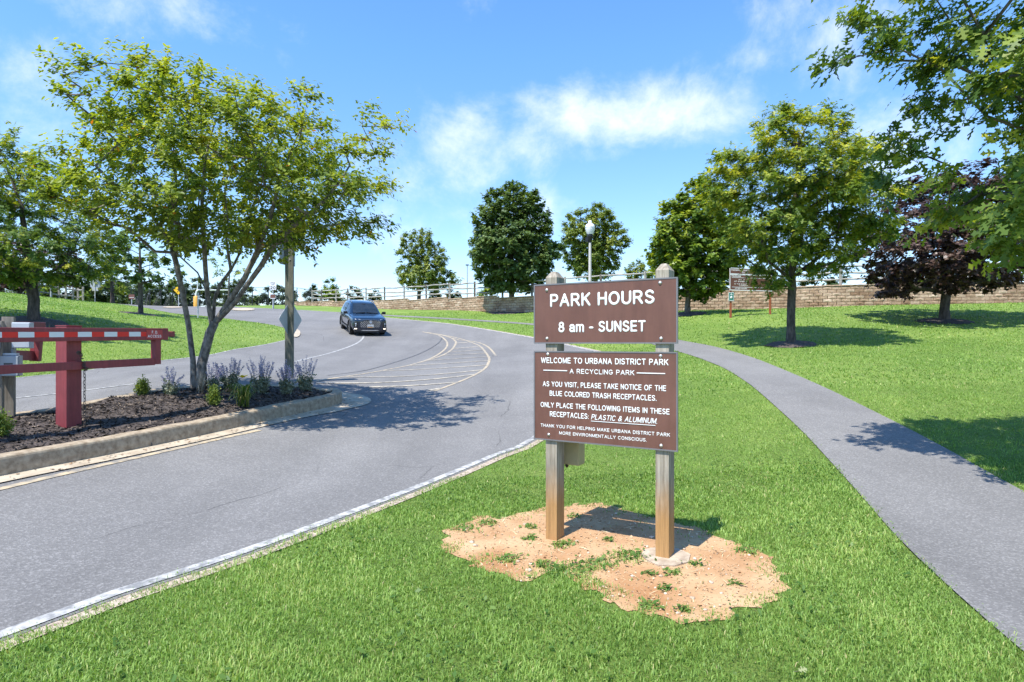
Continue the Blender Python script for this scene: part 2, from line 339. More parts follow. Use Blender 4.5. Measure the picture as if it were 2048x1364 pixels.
MT['grass'] = leaf_mat('grass_blades', [(0.0, (0.098, 0.178, 0.034)), (0.45, (0.212, 0.350, 0.068)), (0.8, (0.33, 0.465, 0.12)), (0.92, (0.46, 0.48, 0.17)), (1.0, (0.56, 0.47, 0.26))], 0.35, 0.5, (1.25, 1.3, 0.6))
MT['weed'] = leaf_mat('weed_leaves', [(0.0, (0.055, 0.13, 0.02)), (1.0, (0.15, 0.24, 0.05))], 0.3, 0.5)
MT['lf_service'] = leaf_mat('serviceberry_leaves', [(0.0, (0.080, 0.135, 0.024)), (0.5, (0.225, 0.295, 0.038)), (0.88, (0.41, 0.45, 0.05)), (0.962, (0.28, 0.28, 0.03)), (0.974, (0.45, 0.26, 0.03)), (1.0, (0.42, 0.10, 0.02))], 0.42, 0.5)
MT['lf_oak'] = leaf_mat('oak_leaves', [(0.0, (0.040, 0.088, 0.022)), (0.5, (0.130, 0.205, 0.036)), (0.8, (0.31, 0.36, 0.046)), (1.0, (0.50, 0.48, 0.06))], 0.40, 0.5)
MT['lf_maple'] = leaf_mat('maple_leaves', [(0.0, (0.050, 0.100, 0.032)), (0.6, (0.120, 0.185, 0.052)), (1.0, (0.22, 0.28, 0.085))], 0.32, 0.5)
MT['lf_bright'] = leaf_mat('bright_maple_leaves', [(0.0, (0.040, 0.090, 0.016)), (0.5, (0.145, 0.225, 0.03)), (1.0, (0.38, 0.42, 0.05))], 0.36, 0.4)
MT['lf_purple'] = leaf_mat('purple_leaves', [(0.0, (0.042, 0.024, 0.022)), (0.6, (0.115, 0.074, 0.062)), (1.0, (0.25, 0.19, 0.15))], 0.25, 0.4, (1.25, 0.85, 0.8))
MT['lf_elm'] = leaf_mat('elm_leaves', [(0.0, (0.09, 0.145, 0.03)), (0.6, (0.215, 0.27, 0.055)), (1.0, (0.36, 0.38, 0.08))], 0.32, 0.45)
MT['lf_far'] = leaf_mat('hedgerow_leaves', [(0.0, (0.030, 0.058, 0.018)), (0.6, (0.075, 0.115, 0.032)), (1.0, (0.16, 0.19, 0.055))], 0.25, 0.5)

# ------------------------------------------------------------------ terrain height
def px(u, v, y): return ((u-CX)/F*y, y, EYE+(HV-v)/F*y)      # a pixel of the photograph at distance y
_ctl = [px(*p) for p in [
    (1113, 1078, 5.37), (1331, 1118, 4.72), (1075, 880, 9.8), (0, 957, 6.6), (400, 875, 9.26), (691, 806, 13.2), (32, 838, 9.9), (0, 755, 15.5),
    (440, 742, 13.8), (68, 640, 21), (280, 632, 36), (0, 587, 32), (95, 594, 38), (165, 604, 45), (260, 613, 52), (330, 615, 55), (480, 613, 55), (594, 661, 31), (560, 649, 34),
    (500, 636, 40), (324, 720, 18.5), (475, 697, 24), (725, 667, 32.5), (1192, 702, 23.8), (1132, 689, 26.8), (1075, 677, 29.5), (900, 648, 37), (760, 634.5, 43), (620, 622, 50),
    (980, 720, 21), (760, 745, 19),
    (2048, 605, 33), (1700, 611, 34.5), (1565, 618, 36), (1400, 621, 37), (1075, 623, 42.5), (947, 620.6, 46), (767, 618, 54.5), (693, 614.5, 58), (600, 611, 65),
    (1582, 690, 20), (1890, 645, 25), (1462, 634, 28), (1541, 629, 28.6), (2048, 985, 6.3), (1490, 765, 12.7), (1375, 628, 31), (1024, 628, 44), (1360, 694, 22),
    (430, 612, 72), (262, 613, 66), (600, 611, 76)]]
_ctl += [(-2.88, 3.52, 0), (-1, 2.5, -.04), (2, 2.5, -.02), (0, 0, -.08), (-4.5, 0, -.04), (5, 0, 0), (0, -10, -.4), (-12, -8, .1), (14, -8, 0.1), (-9, 3, .25), (-16, 3, .6), (-28, 8, 2.2), (-40, 25, 4.6), (-42, 50, 4.9), (-36, 64, 4.8),
         (12, 8, 0.55), (22, 10, 1.3), (30, 18, 2.6), (40, 32, 4.0), (0, 78, 5.6), (-20, 84, 5.9), (-40, 84, 5.2), (30, 60, 5), (12, 70, 5.2)]
_ctl = np.array(_ctl)
def _phi(d2): return 0.5*d2*np.log(d2+1e-9)
def _fit():
    n = len(_ctl); d2 = ((_ctl[:, None, :2]-_ctl[None, :, :2])**2).sum(-1)
    A = np.zeros((n+3, n+3)); A[:n, :n] = _phi(d2) + np.eye(n)*6.0; P = np.c_[np.ones(n), _ctl[:, :2]]
    A[:n, n:] = P; A[n:, :n] = P.T
    return np.linalg.solve(A, np.r_[_ctl[:, 2], 0, 0, 0])
_W = _fit()
def gz(x, y):
    x = np.clip(np.asarray(x, float), -45, 45); y = np.clip(np.asarray(y, float), -12, 86)
    sh = np.broadcast(x, y).shape; X = np.broadcast_to(x, sh).ravel(); Y = np.broadcast_to(y, sh).ravel(); out = np.empty(X.size)
    for i in range(0, X.size, 40000):
        xx = X[i:i+40000]; yy = Y[i:i+40000]
        d2 = (xx[:, None]-_ctl[None, :, 0])**2+(yy[:, None]-_ctl[None, :, 1])**2
        out[i:i+40000] = _phi(d2) @ _W[:-3] + _W[-3] + _W[-2]*xx + _W[-1]*yy
    return out.reshape(sh) if sh else float(out[0])
_Y = np.r_[np.arange(1.5, 30, 0.05), np.arange(30, 86, 0.15)]
def hit(u, v, zf=None, n=0):
    """where the sight line through a pixel meets the ground (or the surface zf)"""
    x = (u-CX)/F*_Y; z = EYE+(HV-v)/F*_Y; g = gz(x, _Y) if zf is None else zf(x, _Y)
    s = z-g; k = np.where((s[:-1] > 0) & (s[1:] <= 0))[0]
    if len(k) == 0: k = [int(np.argmin(np.abs(s)))]; t = 0
    else: t = s[k[0]]/(s[k[0]]-s[k[0]+1])
    y = _Y[k[0]] + t*(_Y[min(k[0]+1, len(_Y)-1)]-_Y[k[0]]); return ((u-CX)/F*y, y)
def hits(pts): return [hit(*p) for p in pts]
def smooth_line(pts, step=0.3):
    """Catmull-Rom through 2-D points, resampled"""
    P = [Vector((p[0], p[1], 0)) for p in pts]; out = []
    for i in range(len(P)-1):
        a, b, c, d = P[max(i-1, 0)], P[i], P[i+1], P[min(i+2, len(P)-1)]
        n = max(1, int((c-b).length/step))
        for k in range(n):
            t = k/n; q = 0.5*((2*b)+(c-a)*t+(2*a-5*b+4*c-d)*t*t+(3*b-a-3*c+d)*t**3); out.append((q.x, q.y))
    out.append((P[-1].x, P[-1].y)); return out
def inside(X, Y, poly):
    r = np.zeros(X.shape, bool); n = len(poly); j = n-1
    for i in range(n):
        xi, yi = poly[i]; xj, yj = poly[j]
        if yi != yj: r ^= ((yi > Y) != (yj > Y)) & (X < (xj-xi)*(Y-yi)/(yj-yi)+xi)
        j = i
    return r
def sheet(name, poly, m, lift, cell=0.5, zf=None, parent=None, kind='structure', jit=0.0):
    """a surface laid on the ground inside a polygon"""
    poly = [tuple(p) for p in poly]
    xs = [p[0] for p in poly]; ys = [p[1] for p in poly]
    gx, gy = np.meshgrid(np.arange(min(xs)+cell/2, max(xs), cell), np.arange(min(ys)+cell/2, max(ys), cell)); gx = gx.ravel(); gy = gy.ravel()
    k = inside(gx, gy, poly); pts = [Vector(p) for p in poly]+[Vector((a, b)) for a, b in zip(gx[k], gy[k])]
    n = len(poly); vo, _, fo, _, _, _ = delaunay_2d_cdt(pts, [(i, (i+1) % n) for i in range(n)], [], 1, 1e-5)
    V = np.array([(p.x, p.y) for p in vo]); z = (gz if zf is None else zf)(V[:, 0], V[:, 1])+lift
    me = bpy.data.meshes.new(name); me.from_pydata(np.c_[V, z].tolist(), [], [list(f) for f in fo])
    me.polygons.foreach_set('use_smooth', [True]*len(me.polygons)); me.update()
    o = link(name, me, m, parent)
    if kind and parent is None: o['kind'] = kind
    return o
def ribbon(name, line, w, m, lift, parent=None, taper=False, zf=None):
    P = [Vector((p[0], p[1])) for p in line]; vs = []; n = len(P)
    for i, p in enumerate(P):
        d = (P[min(i+1, n-1)]-P[max(i-1, 0)]).normalized(); nn = Vector((-d.y, d.x))
        for s in (-.5, .5):
            q = p+nn*s*w; vs.append((q.x, q.y, 0))
    V = np.array(vs); V[:, 2] = (gz if zf is None else zf)(V[:, 0], V[:, 1])+lift
    me = bpy.data.meshes.new(name); me.from_pydata(V.tolist(), [], [(2*i, 2*i+2, 2*i+3, 2*i+1) for i in range(n-1)]); me.update()
    return link(name, me, m, parent)

# ------------------------------------------------------------------ ground, road, path
WALL_PX = [(590, 65), (693, 58), (767, 54.5), (850, 50.5), (947, 46), (1075, 42.5), (1290, 38), (1400, 37), (1565, 36), (1700, 34.5), (2048, 33), (2300, 33.5), (2600, 35)]
WALL = smooth_line([((u-CX)/F*y, y) for u, y in WALL_PX], 0.5)
def build_ground():
    ax = np.r_[[-600, -300, -150, -90, -60], np.arange(-45, -14, 0.8), np.arange(-14, 14, 0.4), np.arange(14, 46, 0.8), [60, 90, 150, 300, 600]]
    ay = np.r_[[-300, -120, -50, -25], np.arange(-12, 2, 0.8), np.arange(2, 26, 0.4), np.arange(26, 87, 0.8), [100, 130, 200, 400, 900]]
    X, Y = np.meshgrid(ax, ay); Z = gz(X, Y); nx = len(ax)
    i = np.arange(len(ay)-1)[:, None]*nx+np.arange(nx-1)[None, :]; i = i.ravel()
    me = np_mesh('ground', np.c_[X.ravel(), Y.ravel(), Z.ravel()], [np.c_[i, i+1, i+nx+1, i+nx]], smooth=True)
    tag(link('ground', me, MT['ground']), kind='structure')
    # raised lawn held up by the block wall
    back = [(120, 60), (200, 200), (-10, 200), (-24, 90), (-22.6, 70)]
    poly = [(p[0]+0.05, p[1]+0.25) for p in WALL]+back
    def tz(x, y): return np.interp(x, [-22, -11, -3, 1.7, 12, 20, 40], [5.6, 5.32, 4.95, 4.83, 4.8, 4.74, 4.8])
    sheet('raised_lawn', poly, MT['ground'], 0.0, 4.0, tz)
    return tz
TERRACE = build_ground()

EDGE_NEAR = [(-6.4, -3.5), (-4.75, 0.0)]+hits([(0, 1288), (250, 1194), (500, 1111), (800, 997), (1000, 913), (1075, 880)])
EDGE_FAR = hits([(1192, 702), (1132, 689), (1075, 677), (990, 662), (900, 648), (830, 641), (760, 634.5), (690, 628), (620, 622), (545, 617.5), (480, 614.5)])
MID = [((1190-CX)/F*14.2, 14.2), ((1218-CX)/F*18.2, 18.2), ((1214-CX)/F*21.4, 21.4)]
ROAD_R = smooth_line(EDGE_NEAR+MID+EDGE_FAR, 0.35)
LAWN_TIP = hits([(-300, 800), (-120, 779), (32, 756), (117, 748), (158, 743), (324, 721), (412, 711), (475, 698), (540, 687), (580, 677), (597, 668), (592, 661), (567, 655), (520, 646), (450, 637), (400, 631.5), (350, 627), (318, 621.5), (300, 617.5)])
LAWN_L = smooth_line(LAWN_TIP, 0.35)
far_l = [(-34.5, 60.5), (-60, 64), (-60, 70), (-33, 62.5)]+[((475-CX)/F*60, 60.0)]
ROAD = ROAD_R+[((470-CX)/F*57.5, 57.5), ((420-CX)/F*58.5, 58.5), ((350-CX)/F*60, 60), (-60, 72), (-60, 62)]+LAWN_L[::-1]+[(-24, 4), (-22, -4)]
road = sheet('road', ROAD, MT['asphalt'], 0.012, 0.5)
# painted lines and the tar seam belong to the road
def inset(line, d):
    out = []
    for i, p in enumerate(line):
        t = (Vector(line[min(i+1, len(line)-1)])-Vector(line[max(i-1, 0)])).normalized(); out.append((p[0]-t.y*d, p[1]+t.x*d))
    return out
ribbon('edge_line', inset(ROAD_R, 0.085), 0.10, MT['white_line'], 0.018, road)
ribbon('edge_line', [(p[0]+0.06, p[1]-0.14) for p in LAWN_L[3:-30]], 0.05, MT['white_line'], 0.018, road)
ribbon('centre_line', smooth_line(hits([(728, 671), (724, 679), (710, 689), (669, 704), (623, 716), (590, 724)]), 0.3), 0.09, MT['white_line'], 0.018, road)
for L_ in ([(845, 664), (858, 667), (877, 671), (892, 682), (894, 693), (883, 705), (858, 719), (820, 731), (765, 742), (688, 754.5), (632, 763)],
           [(850, 665), (868, 667.5), (896, 674), (910, 682), (911, 689), (902, 701), (883, 712), (850, 723), (812, 733)],
           [(868, 668), (888, 671), (924, 679), (954, 690), (967, 700), (978, 716), (975, 731), (960, 745), (925, 762), (870, 783)],
           [(905, 676.5), (918, 680.5), (954, 685), (978, 696), (992, 712)]):
    ribbon('painted_line', smooth_line(hits(L_), 0.3), 0.085, MT['yellow_line'], 0.019, road)
for (a, b) in (((912, 687), (943, 685.5)), ((906, 698), (957, 694)), ((901, 704.5), (965, 700.5)), ((884, 711.5), (974, 707)), ((851, 722), (981, 714)), ((815, 732), (979, 722)), ((763, 742.5), (975, 731)),
               ((690, 754.5), (965, 741)), ((633, 767), (950, 750)), ((736, 775), (917, 765.5)), ((858, 782), (880, 778))):
    ribbon('hatch_line', smooth_line(hits([a, b]), 0.3), 0.12, MT['hatch'], 0.022, road)
ribbon('tar_seam', smooth_line(hits([(884, 676), (874, 689), (822, 715), (751, 737), (655, 752)]), 0.3), 0.035, MT['tar'], 0.024, road)
ribbon('edge_line', smooth_line(hits([(-60, 996), (0, 981), (200, 934), (420, 884), (520, 862)]), 0.3), 0.10, MT['yellow_line'], 0.0185, road)
_e = smooth_line(hits([(-60, 806), (130, 787), (300, 765)]), 0.3)
ribbon('edge_line', _e, 0.08, MT['white_line'], 0.0185, road)
# gravelly shoulder between the road and the grass
ribbon('road_shoulder', inset(ROAD_R, -0.03), 0.16, speck('shoulder_gravel', (0.24, 0.18, 0.13), (0.50, 0.42, 0.34), 22, 0.95, bmp=0.6), 0.009)['kind'] = 'structure'

PATH_R = hits([(2600, 1240), (2300, 1110), (2048, 985), (1900, 903), (1800, 850), (1700, 800), (1600, 754), (1500, 714), (1430, 694), (1362, 681)])
PATH_L = hits([(2700, 1950), (2350, 1560), (2048, 1308), (1920, 1196), (1800, 1082), (1700, 968), (1620, 880), (1560, 822), (1490, 763), (1430, 729), (1357, 704)])
PF_R = hits([(1070, 647.5), (1000, 642.5), (900, 636.5), (790, 630.8), (700, 625.5), (600, 619.8)])
PF_L = hits([(1070, 651), (1000, 645.6), (900, 639.2), (790, 633.2), (700, 627.6), (600, 621.4)])
pr = smooth_line(PATH_R+[((1290-CX)/F*27, 27.0), ((1180-CX)/F*31.5, 31.5)]+PF_R, 0.3)
pl = smooth_line(PATH_L+[((1270-CX)/F*25.6, 25.6), ((1170-CX)/F*29.9, 29.9)]+PF_L, 0.3)
PATH = pr+pl[::-1]
path = sheet('path', PATH, MT['path'], 0.014, 0.4)

# ------------------------------------------------------------------ traffic island
N_PX = hits([(0, 957), (200, 917), (400, 875), (560, 838), (640, 821), (676, 811)])
_d0 = Vector((N_PX[1][0]-N_PX[0][0], N_PX[1][1]-N_PX[0][1])).normalized()
near = [tuple(Vector(N_PX[0])-_d0*t) for t in (8.5, 5.0, 2.5)]+N_PX
near = smooth_line(near, 0.25)
def isl_outline():
    zk = lambda x, y: gz(x, y)+0.215
    fp = [hit(u, v, zk) for (u, v) in ((648, 777), (600, 770), (520, 769), (395, 770), (300, 779), (200, 797), (117, 813), (32, 825), (-60, 838))]
    dd = (Vector(fp[-1])-Vector(fp[-2])).normalized(); fp += [tuple(Vector(fp[-1])+dd*4), tuple(Vector(near[0])+Vector((-3.2, 0.6)))]
    far = [Vector(p) for p in smooth_line(fp, 0.25)][::-1]
    a = Vector(near[-1]); b = far[-1]; c = (a+b)/2; r = (a-b).length/2; d = (Vector(near[-1])-Vector(near[-2])).normalized(); nn = (a-c).normalized()
    arc = [tuple(c+nn*r*math.cos(t)+d*r*1.15*math.sin(t)) for t in np.linspace(0, math.pi, 13)[1:-1]]
    return near+arc+[tuple(p) for p in far[::-1]]
ISL = isl_outline()
def offset(poly, d):
    n = len(poly); out = []
    for i in range(n):
        a, b, c = Vector(poly[i-1]), Vector(poly[i]), Vector(poly[(i+1) % n])
        e1 = (b-a).normalized(); e2 = (c-b).normalized(); m = (Vector((-e1.y, e1.x))+Vector((-e2.y, e2.x)))
        m = m.normalized() if m.length > 1e-6 else Vector((-e1.y, e1.x))
        k = m.dot(Vector((-e1.y, e1.x))); out.append(tuple(b+m*(d/max(k, 0.5))))
    return out
KH = 0.225
def build_kerb():
    rings = [(0.0, -0.05), (0.008, 0.10), (0.018, KH-0.03), (0.026, KH-0.010), (0.042, KH), (0.19, KH), (0.205, KH-0.01), (0.21, -0.02)]
    vs = []; n = len(ISL); fs = []
    for (o, h) in rings:
        P = np.array(offset(ISL, o)); z = gz(P[:, 0], P[:, 1])+h
        rr = np.random.default_rng(5).normal(0, 0.004, n) if 0.03 < h < KH+1 else 0
        vs += np.c_[P, z+rr].tolist()
    for k in range(len(rings)-1):
        for i in range(n): fs.append((k*n+i, k*n+(i+1) % n, (k+1)*n+(i+1) % n, (k+1)*n+i))
    me = bpy.data.meshes.new('kerb'); me.from_pydata(vs, [], fs); me.update()
    o = link('kerb', me, MT['concrete']); o['kind'] = 'structure'
    j = MB()                                          # joints cut across the kerb
    for i in range(6, len(near)-3, 11):
        a = offset(ISL, -0.004)[i]; b = offset(ISL, 0.215)[i]; z0 = gz(*a)
        d = (Vector(ISL[i+1])-Vector(ISL[i])).normalized()*0.006
        p = [(a[0]+s*d.x, a[1]+s*d.y, z0+h) for s in (-1, 1) for h in (0.01,)]
        q = [(b[0]+s*d.x, b[1]+s*d.y, z0+KH+0.003) for s in (-1, 1)]
        a2 = offset(ISL, 0.03)[i]; t = [(a2[0]+s*d.x, a2[1]+s*d.y, z0+KH-0.02) for s in (-1, 1)]
        j.add([p[0], p[1], t[1], t[0]], [(0, 1, 2, 3)]); j.add([t[0], t[1], q[1], q[0]], [(0, 1, 2, 3)])
    j.build('joint', MT['dark_grey'], o)
    # gutter pan
    A = offset(ISL, 0.01); n = len(ISL); wid = []
    tip = len(near)+5
    for i in range(n): wid.append(0.25+0.36*math.exp(-((i-tip)/7.0)**2) if i < len(near)+12 else 0.25)
    B = [offset(ISL, -w)[i] for i, w in enumerate(wid)]
    P = np.array(A+B); z = gz(P[:, 0], P[:, 1])+0.026
    me = bpy.data.meshes.new('gutter'); me.from_pydata(np.c_[P, z].tolist(), [], [(i, n+i, n+(i+1) % n, (i+1) % n) for i in range(n)]); me.update()
    link('gutter', me, MT['gutter'])['kind'] = 'structure'
build_kerb()
ISL_IN = offset(ISL, 0.2)
_I = np.array(ISL_IN[::2])
def mz(x, y):
    """top of the mulch"""
    x = np.asarray(x, float); y = np.asarray(y, float); sh = x.shape; X = x.ravel(); Y = y.ravel()
    d = np.empty(X.size)
    for i in range(0, X.size, 20000):
        d[i:i+20000] = np.sqrt(((X[i:i+20000, None]-_I[None, :, 0])**2+(Y[i:i+20000, None]-_I[None, :, 1])**2).min(1))
    b = np.sin(X*3.1+1)*np.cos(Y*2.7)*0.02+np.sin(X*9+Y*7)*0.008
    z = gz(X, Y)+KH-0.035+0.13*(1-np.exp(-d*1.6))+b*np.clip(d*4, 0, 1)
    return z.reshape(sh) if sh else float(z[0])
def hitm(u, v): return hit(u, v, lambda x, y: np.where(inside(x, y, ISL_IN), mz(x, y), gz(x, y)-0.05))
mulch = sheet('mulch_bed', ISL_IN, MT['mulch'], 0.0, 0.10, mz)
def chips():
    n = 15000; xs = np.array([p[0] for p in ISL_IN]); ys = np.array([p[1] for p in ISL_IN])
    X = RNG.uniform(xs.min(), xs.max(), n*4); Y = RNG.uniform(ys.min(), ys.max(), n*4)
    k = inside(X, Y, offset(ISL_IN, 0.02)) & (Y > 4); X = X[k][:n]; Y = Y[k][:n]; n = len(X)
    a = RNG.uniform(0, 6.28, n); l = RNG.uniform(.012, .045, n); w = RNG.uniform(.004, .010, n); t = RNG.normal(0, .35, n)
    c = np.c_[X, Y, mz(X, Y)+RNG.uniform(0.0, .016, n)]
    d = np.c_[np.cos(a)*np.cos(t), np.sin(a)*np.cos(t), np.sin(t)]; s = np.c_[-np.sin(a), np.cos(a), RNG.normal(0, .5, n)]
    V = np.stack([c-d*l[:, None]-s*w[:, None], c+d*l[:, None]-s*w[:, None], c+d*l[:, None]+s*w[:, None], c-d*l[:, None]+s*w[:, None]], 1).reshape(-1, 3)
    me = np_mesh('mulch_chips', V, [np.arange(4*n).reshape(n, 4)], RNG.uniform(0, 1, n)**1.8)
    m = leaf_mat('mulch_chip', [(0, (.012, .009, .008)), (.6, (.06, .045, .036)), (1, (.26, .20, .15))], 0.0, 0.8)
    tag(link('mulch_chips', me, m), kind='stuff')
chips()
# mulch and leaf litter caught in the gutter
def litter():
    n = 420; k = RNG.integers(8, len(near)+4, n); o = -np.abs(RNG.normal(0.03, 0.10, n)); P = np.array([np.array(ISL[i]) for i in k])
    d = np.array([np.array(offset(ISL, -0.1)[i])-np.array(ISL[i]) for i in range(len(near)+5)])[k]; P = P+d*(-o[:, None]*10)+RNG.normal(0, .08, (n, 2))
    bad = inside(P[:, 0], P[:, 1], offset(ISL, -0.02)); P = P[~bad]; n = len(P)
    a = RNG.uniform(0, 6.28, n); l = RNG.uniform(.008, .03, n); w = l*RNG.uniform(.3, .7, n); c = np.c_[P, gz(P[:, 0], P[:, 1])+0.034]
    d = np.c_[np.cos(a), np.sin(a), RNG.normal(0, .15, n)]; s = np.c_[-np.sin(a), np.cos(a), RNG.normal(0, .2, n)]
    V = np.stack([c-d*l[:, None], c-s*w[:, None], c+d*l[:, None], c+s*w[:, None]], 1).reshape(-1, 3)
    m = leaf_mat('dry_litter', [(0, (.05, .03, .02)), (.6, (.16, .08, .04)), (1, (.36, .20, .09))], 0.0, 0.8)
    tag(link('leaf_litter', np_mesh('leaf_litter', V, [np.arange(4*n).reshape(n, 4)], RNG.uniform(0, 1, n)), m), kind='stuff')
litter()

# ------------------------------------------------------------------ bare earth under the sign
DIRT = smooth_line(hits([(882, 1085), (898, 1058), (935, 1046), (965, 1032), (1000, 1040), (1050, 1024), (1110, 1013), (1180, 1008), (1235, 1018), (1290, 1032), (1350, 1045), (1410, 1060), (1450, 1082), (1500, 1098), (1545, 1122), (1568, 1150), (1571, 1178), (1545, 1205), (1500, 1215), (1455, 1228),
                   (1400, 1243), (1345, 1240), (1300, 1230), (1250, 1222), (1212, 1212), (1196, 1192), (1172, 1178), (1146, 1160), (1132, 1142), (1090, 1150), (1062, 1160), (1030, 1166), (1010, 1150), (965, 1140), (940, 1120), (905, 1105), (882, 1085)]), 0.05)[:-1]
DIRT = [(p[0]+.035*math.sin(p[0]*23+p[1]*17)+.025*math.sin(p[1]*41)+random.gauss(0, .016), p[1]+.035*math.sin(p[1]*19-p[0]*29)+random.gauss(0, .016)) for p in DIRT]
dirt = sheet('bare_soil', DIRT, MT['soil'], 0.006, 0.12)
TUFTS = [(hit(u, v), r) for (u, v, r) in [(1058, 1078, .07), (1062, 1055, .06), (1125, 1092, .10), (1085, 1130, .05), (1010, 1120, .10), (1085, 1135, .05), (1115, 1145, .13), (1160, 1140, .13), (1200, 1128, .14), (1265, 1118, .11), (1300, 1150, .05), (1345, 1148, .06), (1215, 1082, .05),
         (1390, 1130, .06), (1245, 1112, .10), (975, 1048, .08), (930, 1058, .11), (1330, 1180, .05), (1470, 1170, .04), (1300, 1215, .07), (1370, 1222, .05), (1150, 1035, .06), (1500, 1105, .08)]]
def crumbs():
    n = 9000; xs = [p[0] for p in DIRT]; ys = [p[1] for p in DIRT]; X = RNG.uniform(min(xs), max(xs), n); Y = RNG.uniform(min(ys), max(ys), n); k = inside(X, Y, DIRT); X = X[k]; Y = Y[k]; n = len(X)
    a = RNG.uniform(0, 6.28, n); l = RNG.uniform(.002, .007, n)*RNG.choice([1, 1, 1, 2.2], n); w = l*RNG.uniform(.3, .9, n); straw = RNG.random(n) < .16; l[straw] *= 4; w[straw] *= .35
    c = np.c_[X, Y, gz(X, Y)+.009+RNG.uniform(0, .006, n)]; d = np.c_[np.cos(a), np.sin(a), RNG.normal(0, .25, n)]*l[:, None]; s_ = np.c_[-np.sin(a), np.cos(a), RNG.normal(0, .5, n)]*w[:, None]
    V = np.stack([c-d, c-s_, c+d, c+s_], 1).reshape(-1, 3); t = RNG.uniform(.3, .84, n); t[straw] = RNG.uniform(.85, 1, straw.sum())
    tag(link('soil_crumbs', np_mesh('soil_crumbs', V, [np.arange(4*n).reshape(n, 4)], t), leaf_mat('soil_crumb', [(0, (.22, .11, .05)), (.6, (.46, .30, .17)), (.84, (.56, .42, .28)), (1, (.55, .47, .27))], 0, .9)), kind='stuff')
crumbs()
def stones():
    mb = MB(); n = 260
    for _ in range(n):
        u, v = random.uniform(890, 1560), random.uniform(1020, 1235); x, y = hit(u, v)
        if not inside(np.array([x]), np.array([y]), DIRT)[0]: continue
        r = random.choice([.004, .005, .006, .008, .012, .018])*random.uniform(.7, 1.3); bm = bmesh.new(); bmesh.ops.create_icosphere(bm, subdivisions=1, radius=r)
        s = Vector((random.uniform(.7, 1.4), random.uniform(.7, 1.3), random.uniform(.4, .8))); z = gz(x, y)+.006+r*.2
        mb.add([Vector((x+q.co.x*s.x, y+q.co.y*s.y, z+q.co.z*s.z*random.uniform(.8, 1.2))) for q in bm.verts], [[w.index for w in f.verts] for f in bm.faces], 0, True); bm.free()
    tag(mb.build('pebbles', speck('pebble', (.34, .24, .15), (.68, .58, .46), 40, .9)), kind='stuff')
stones()

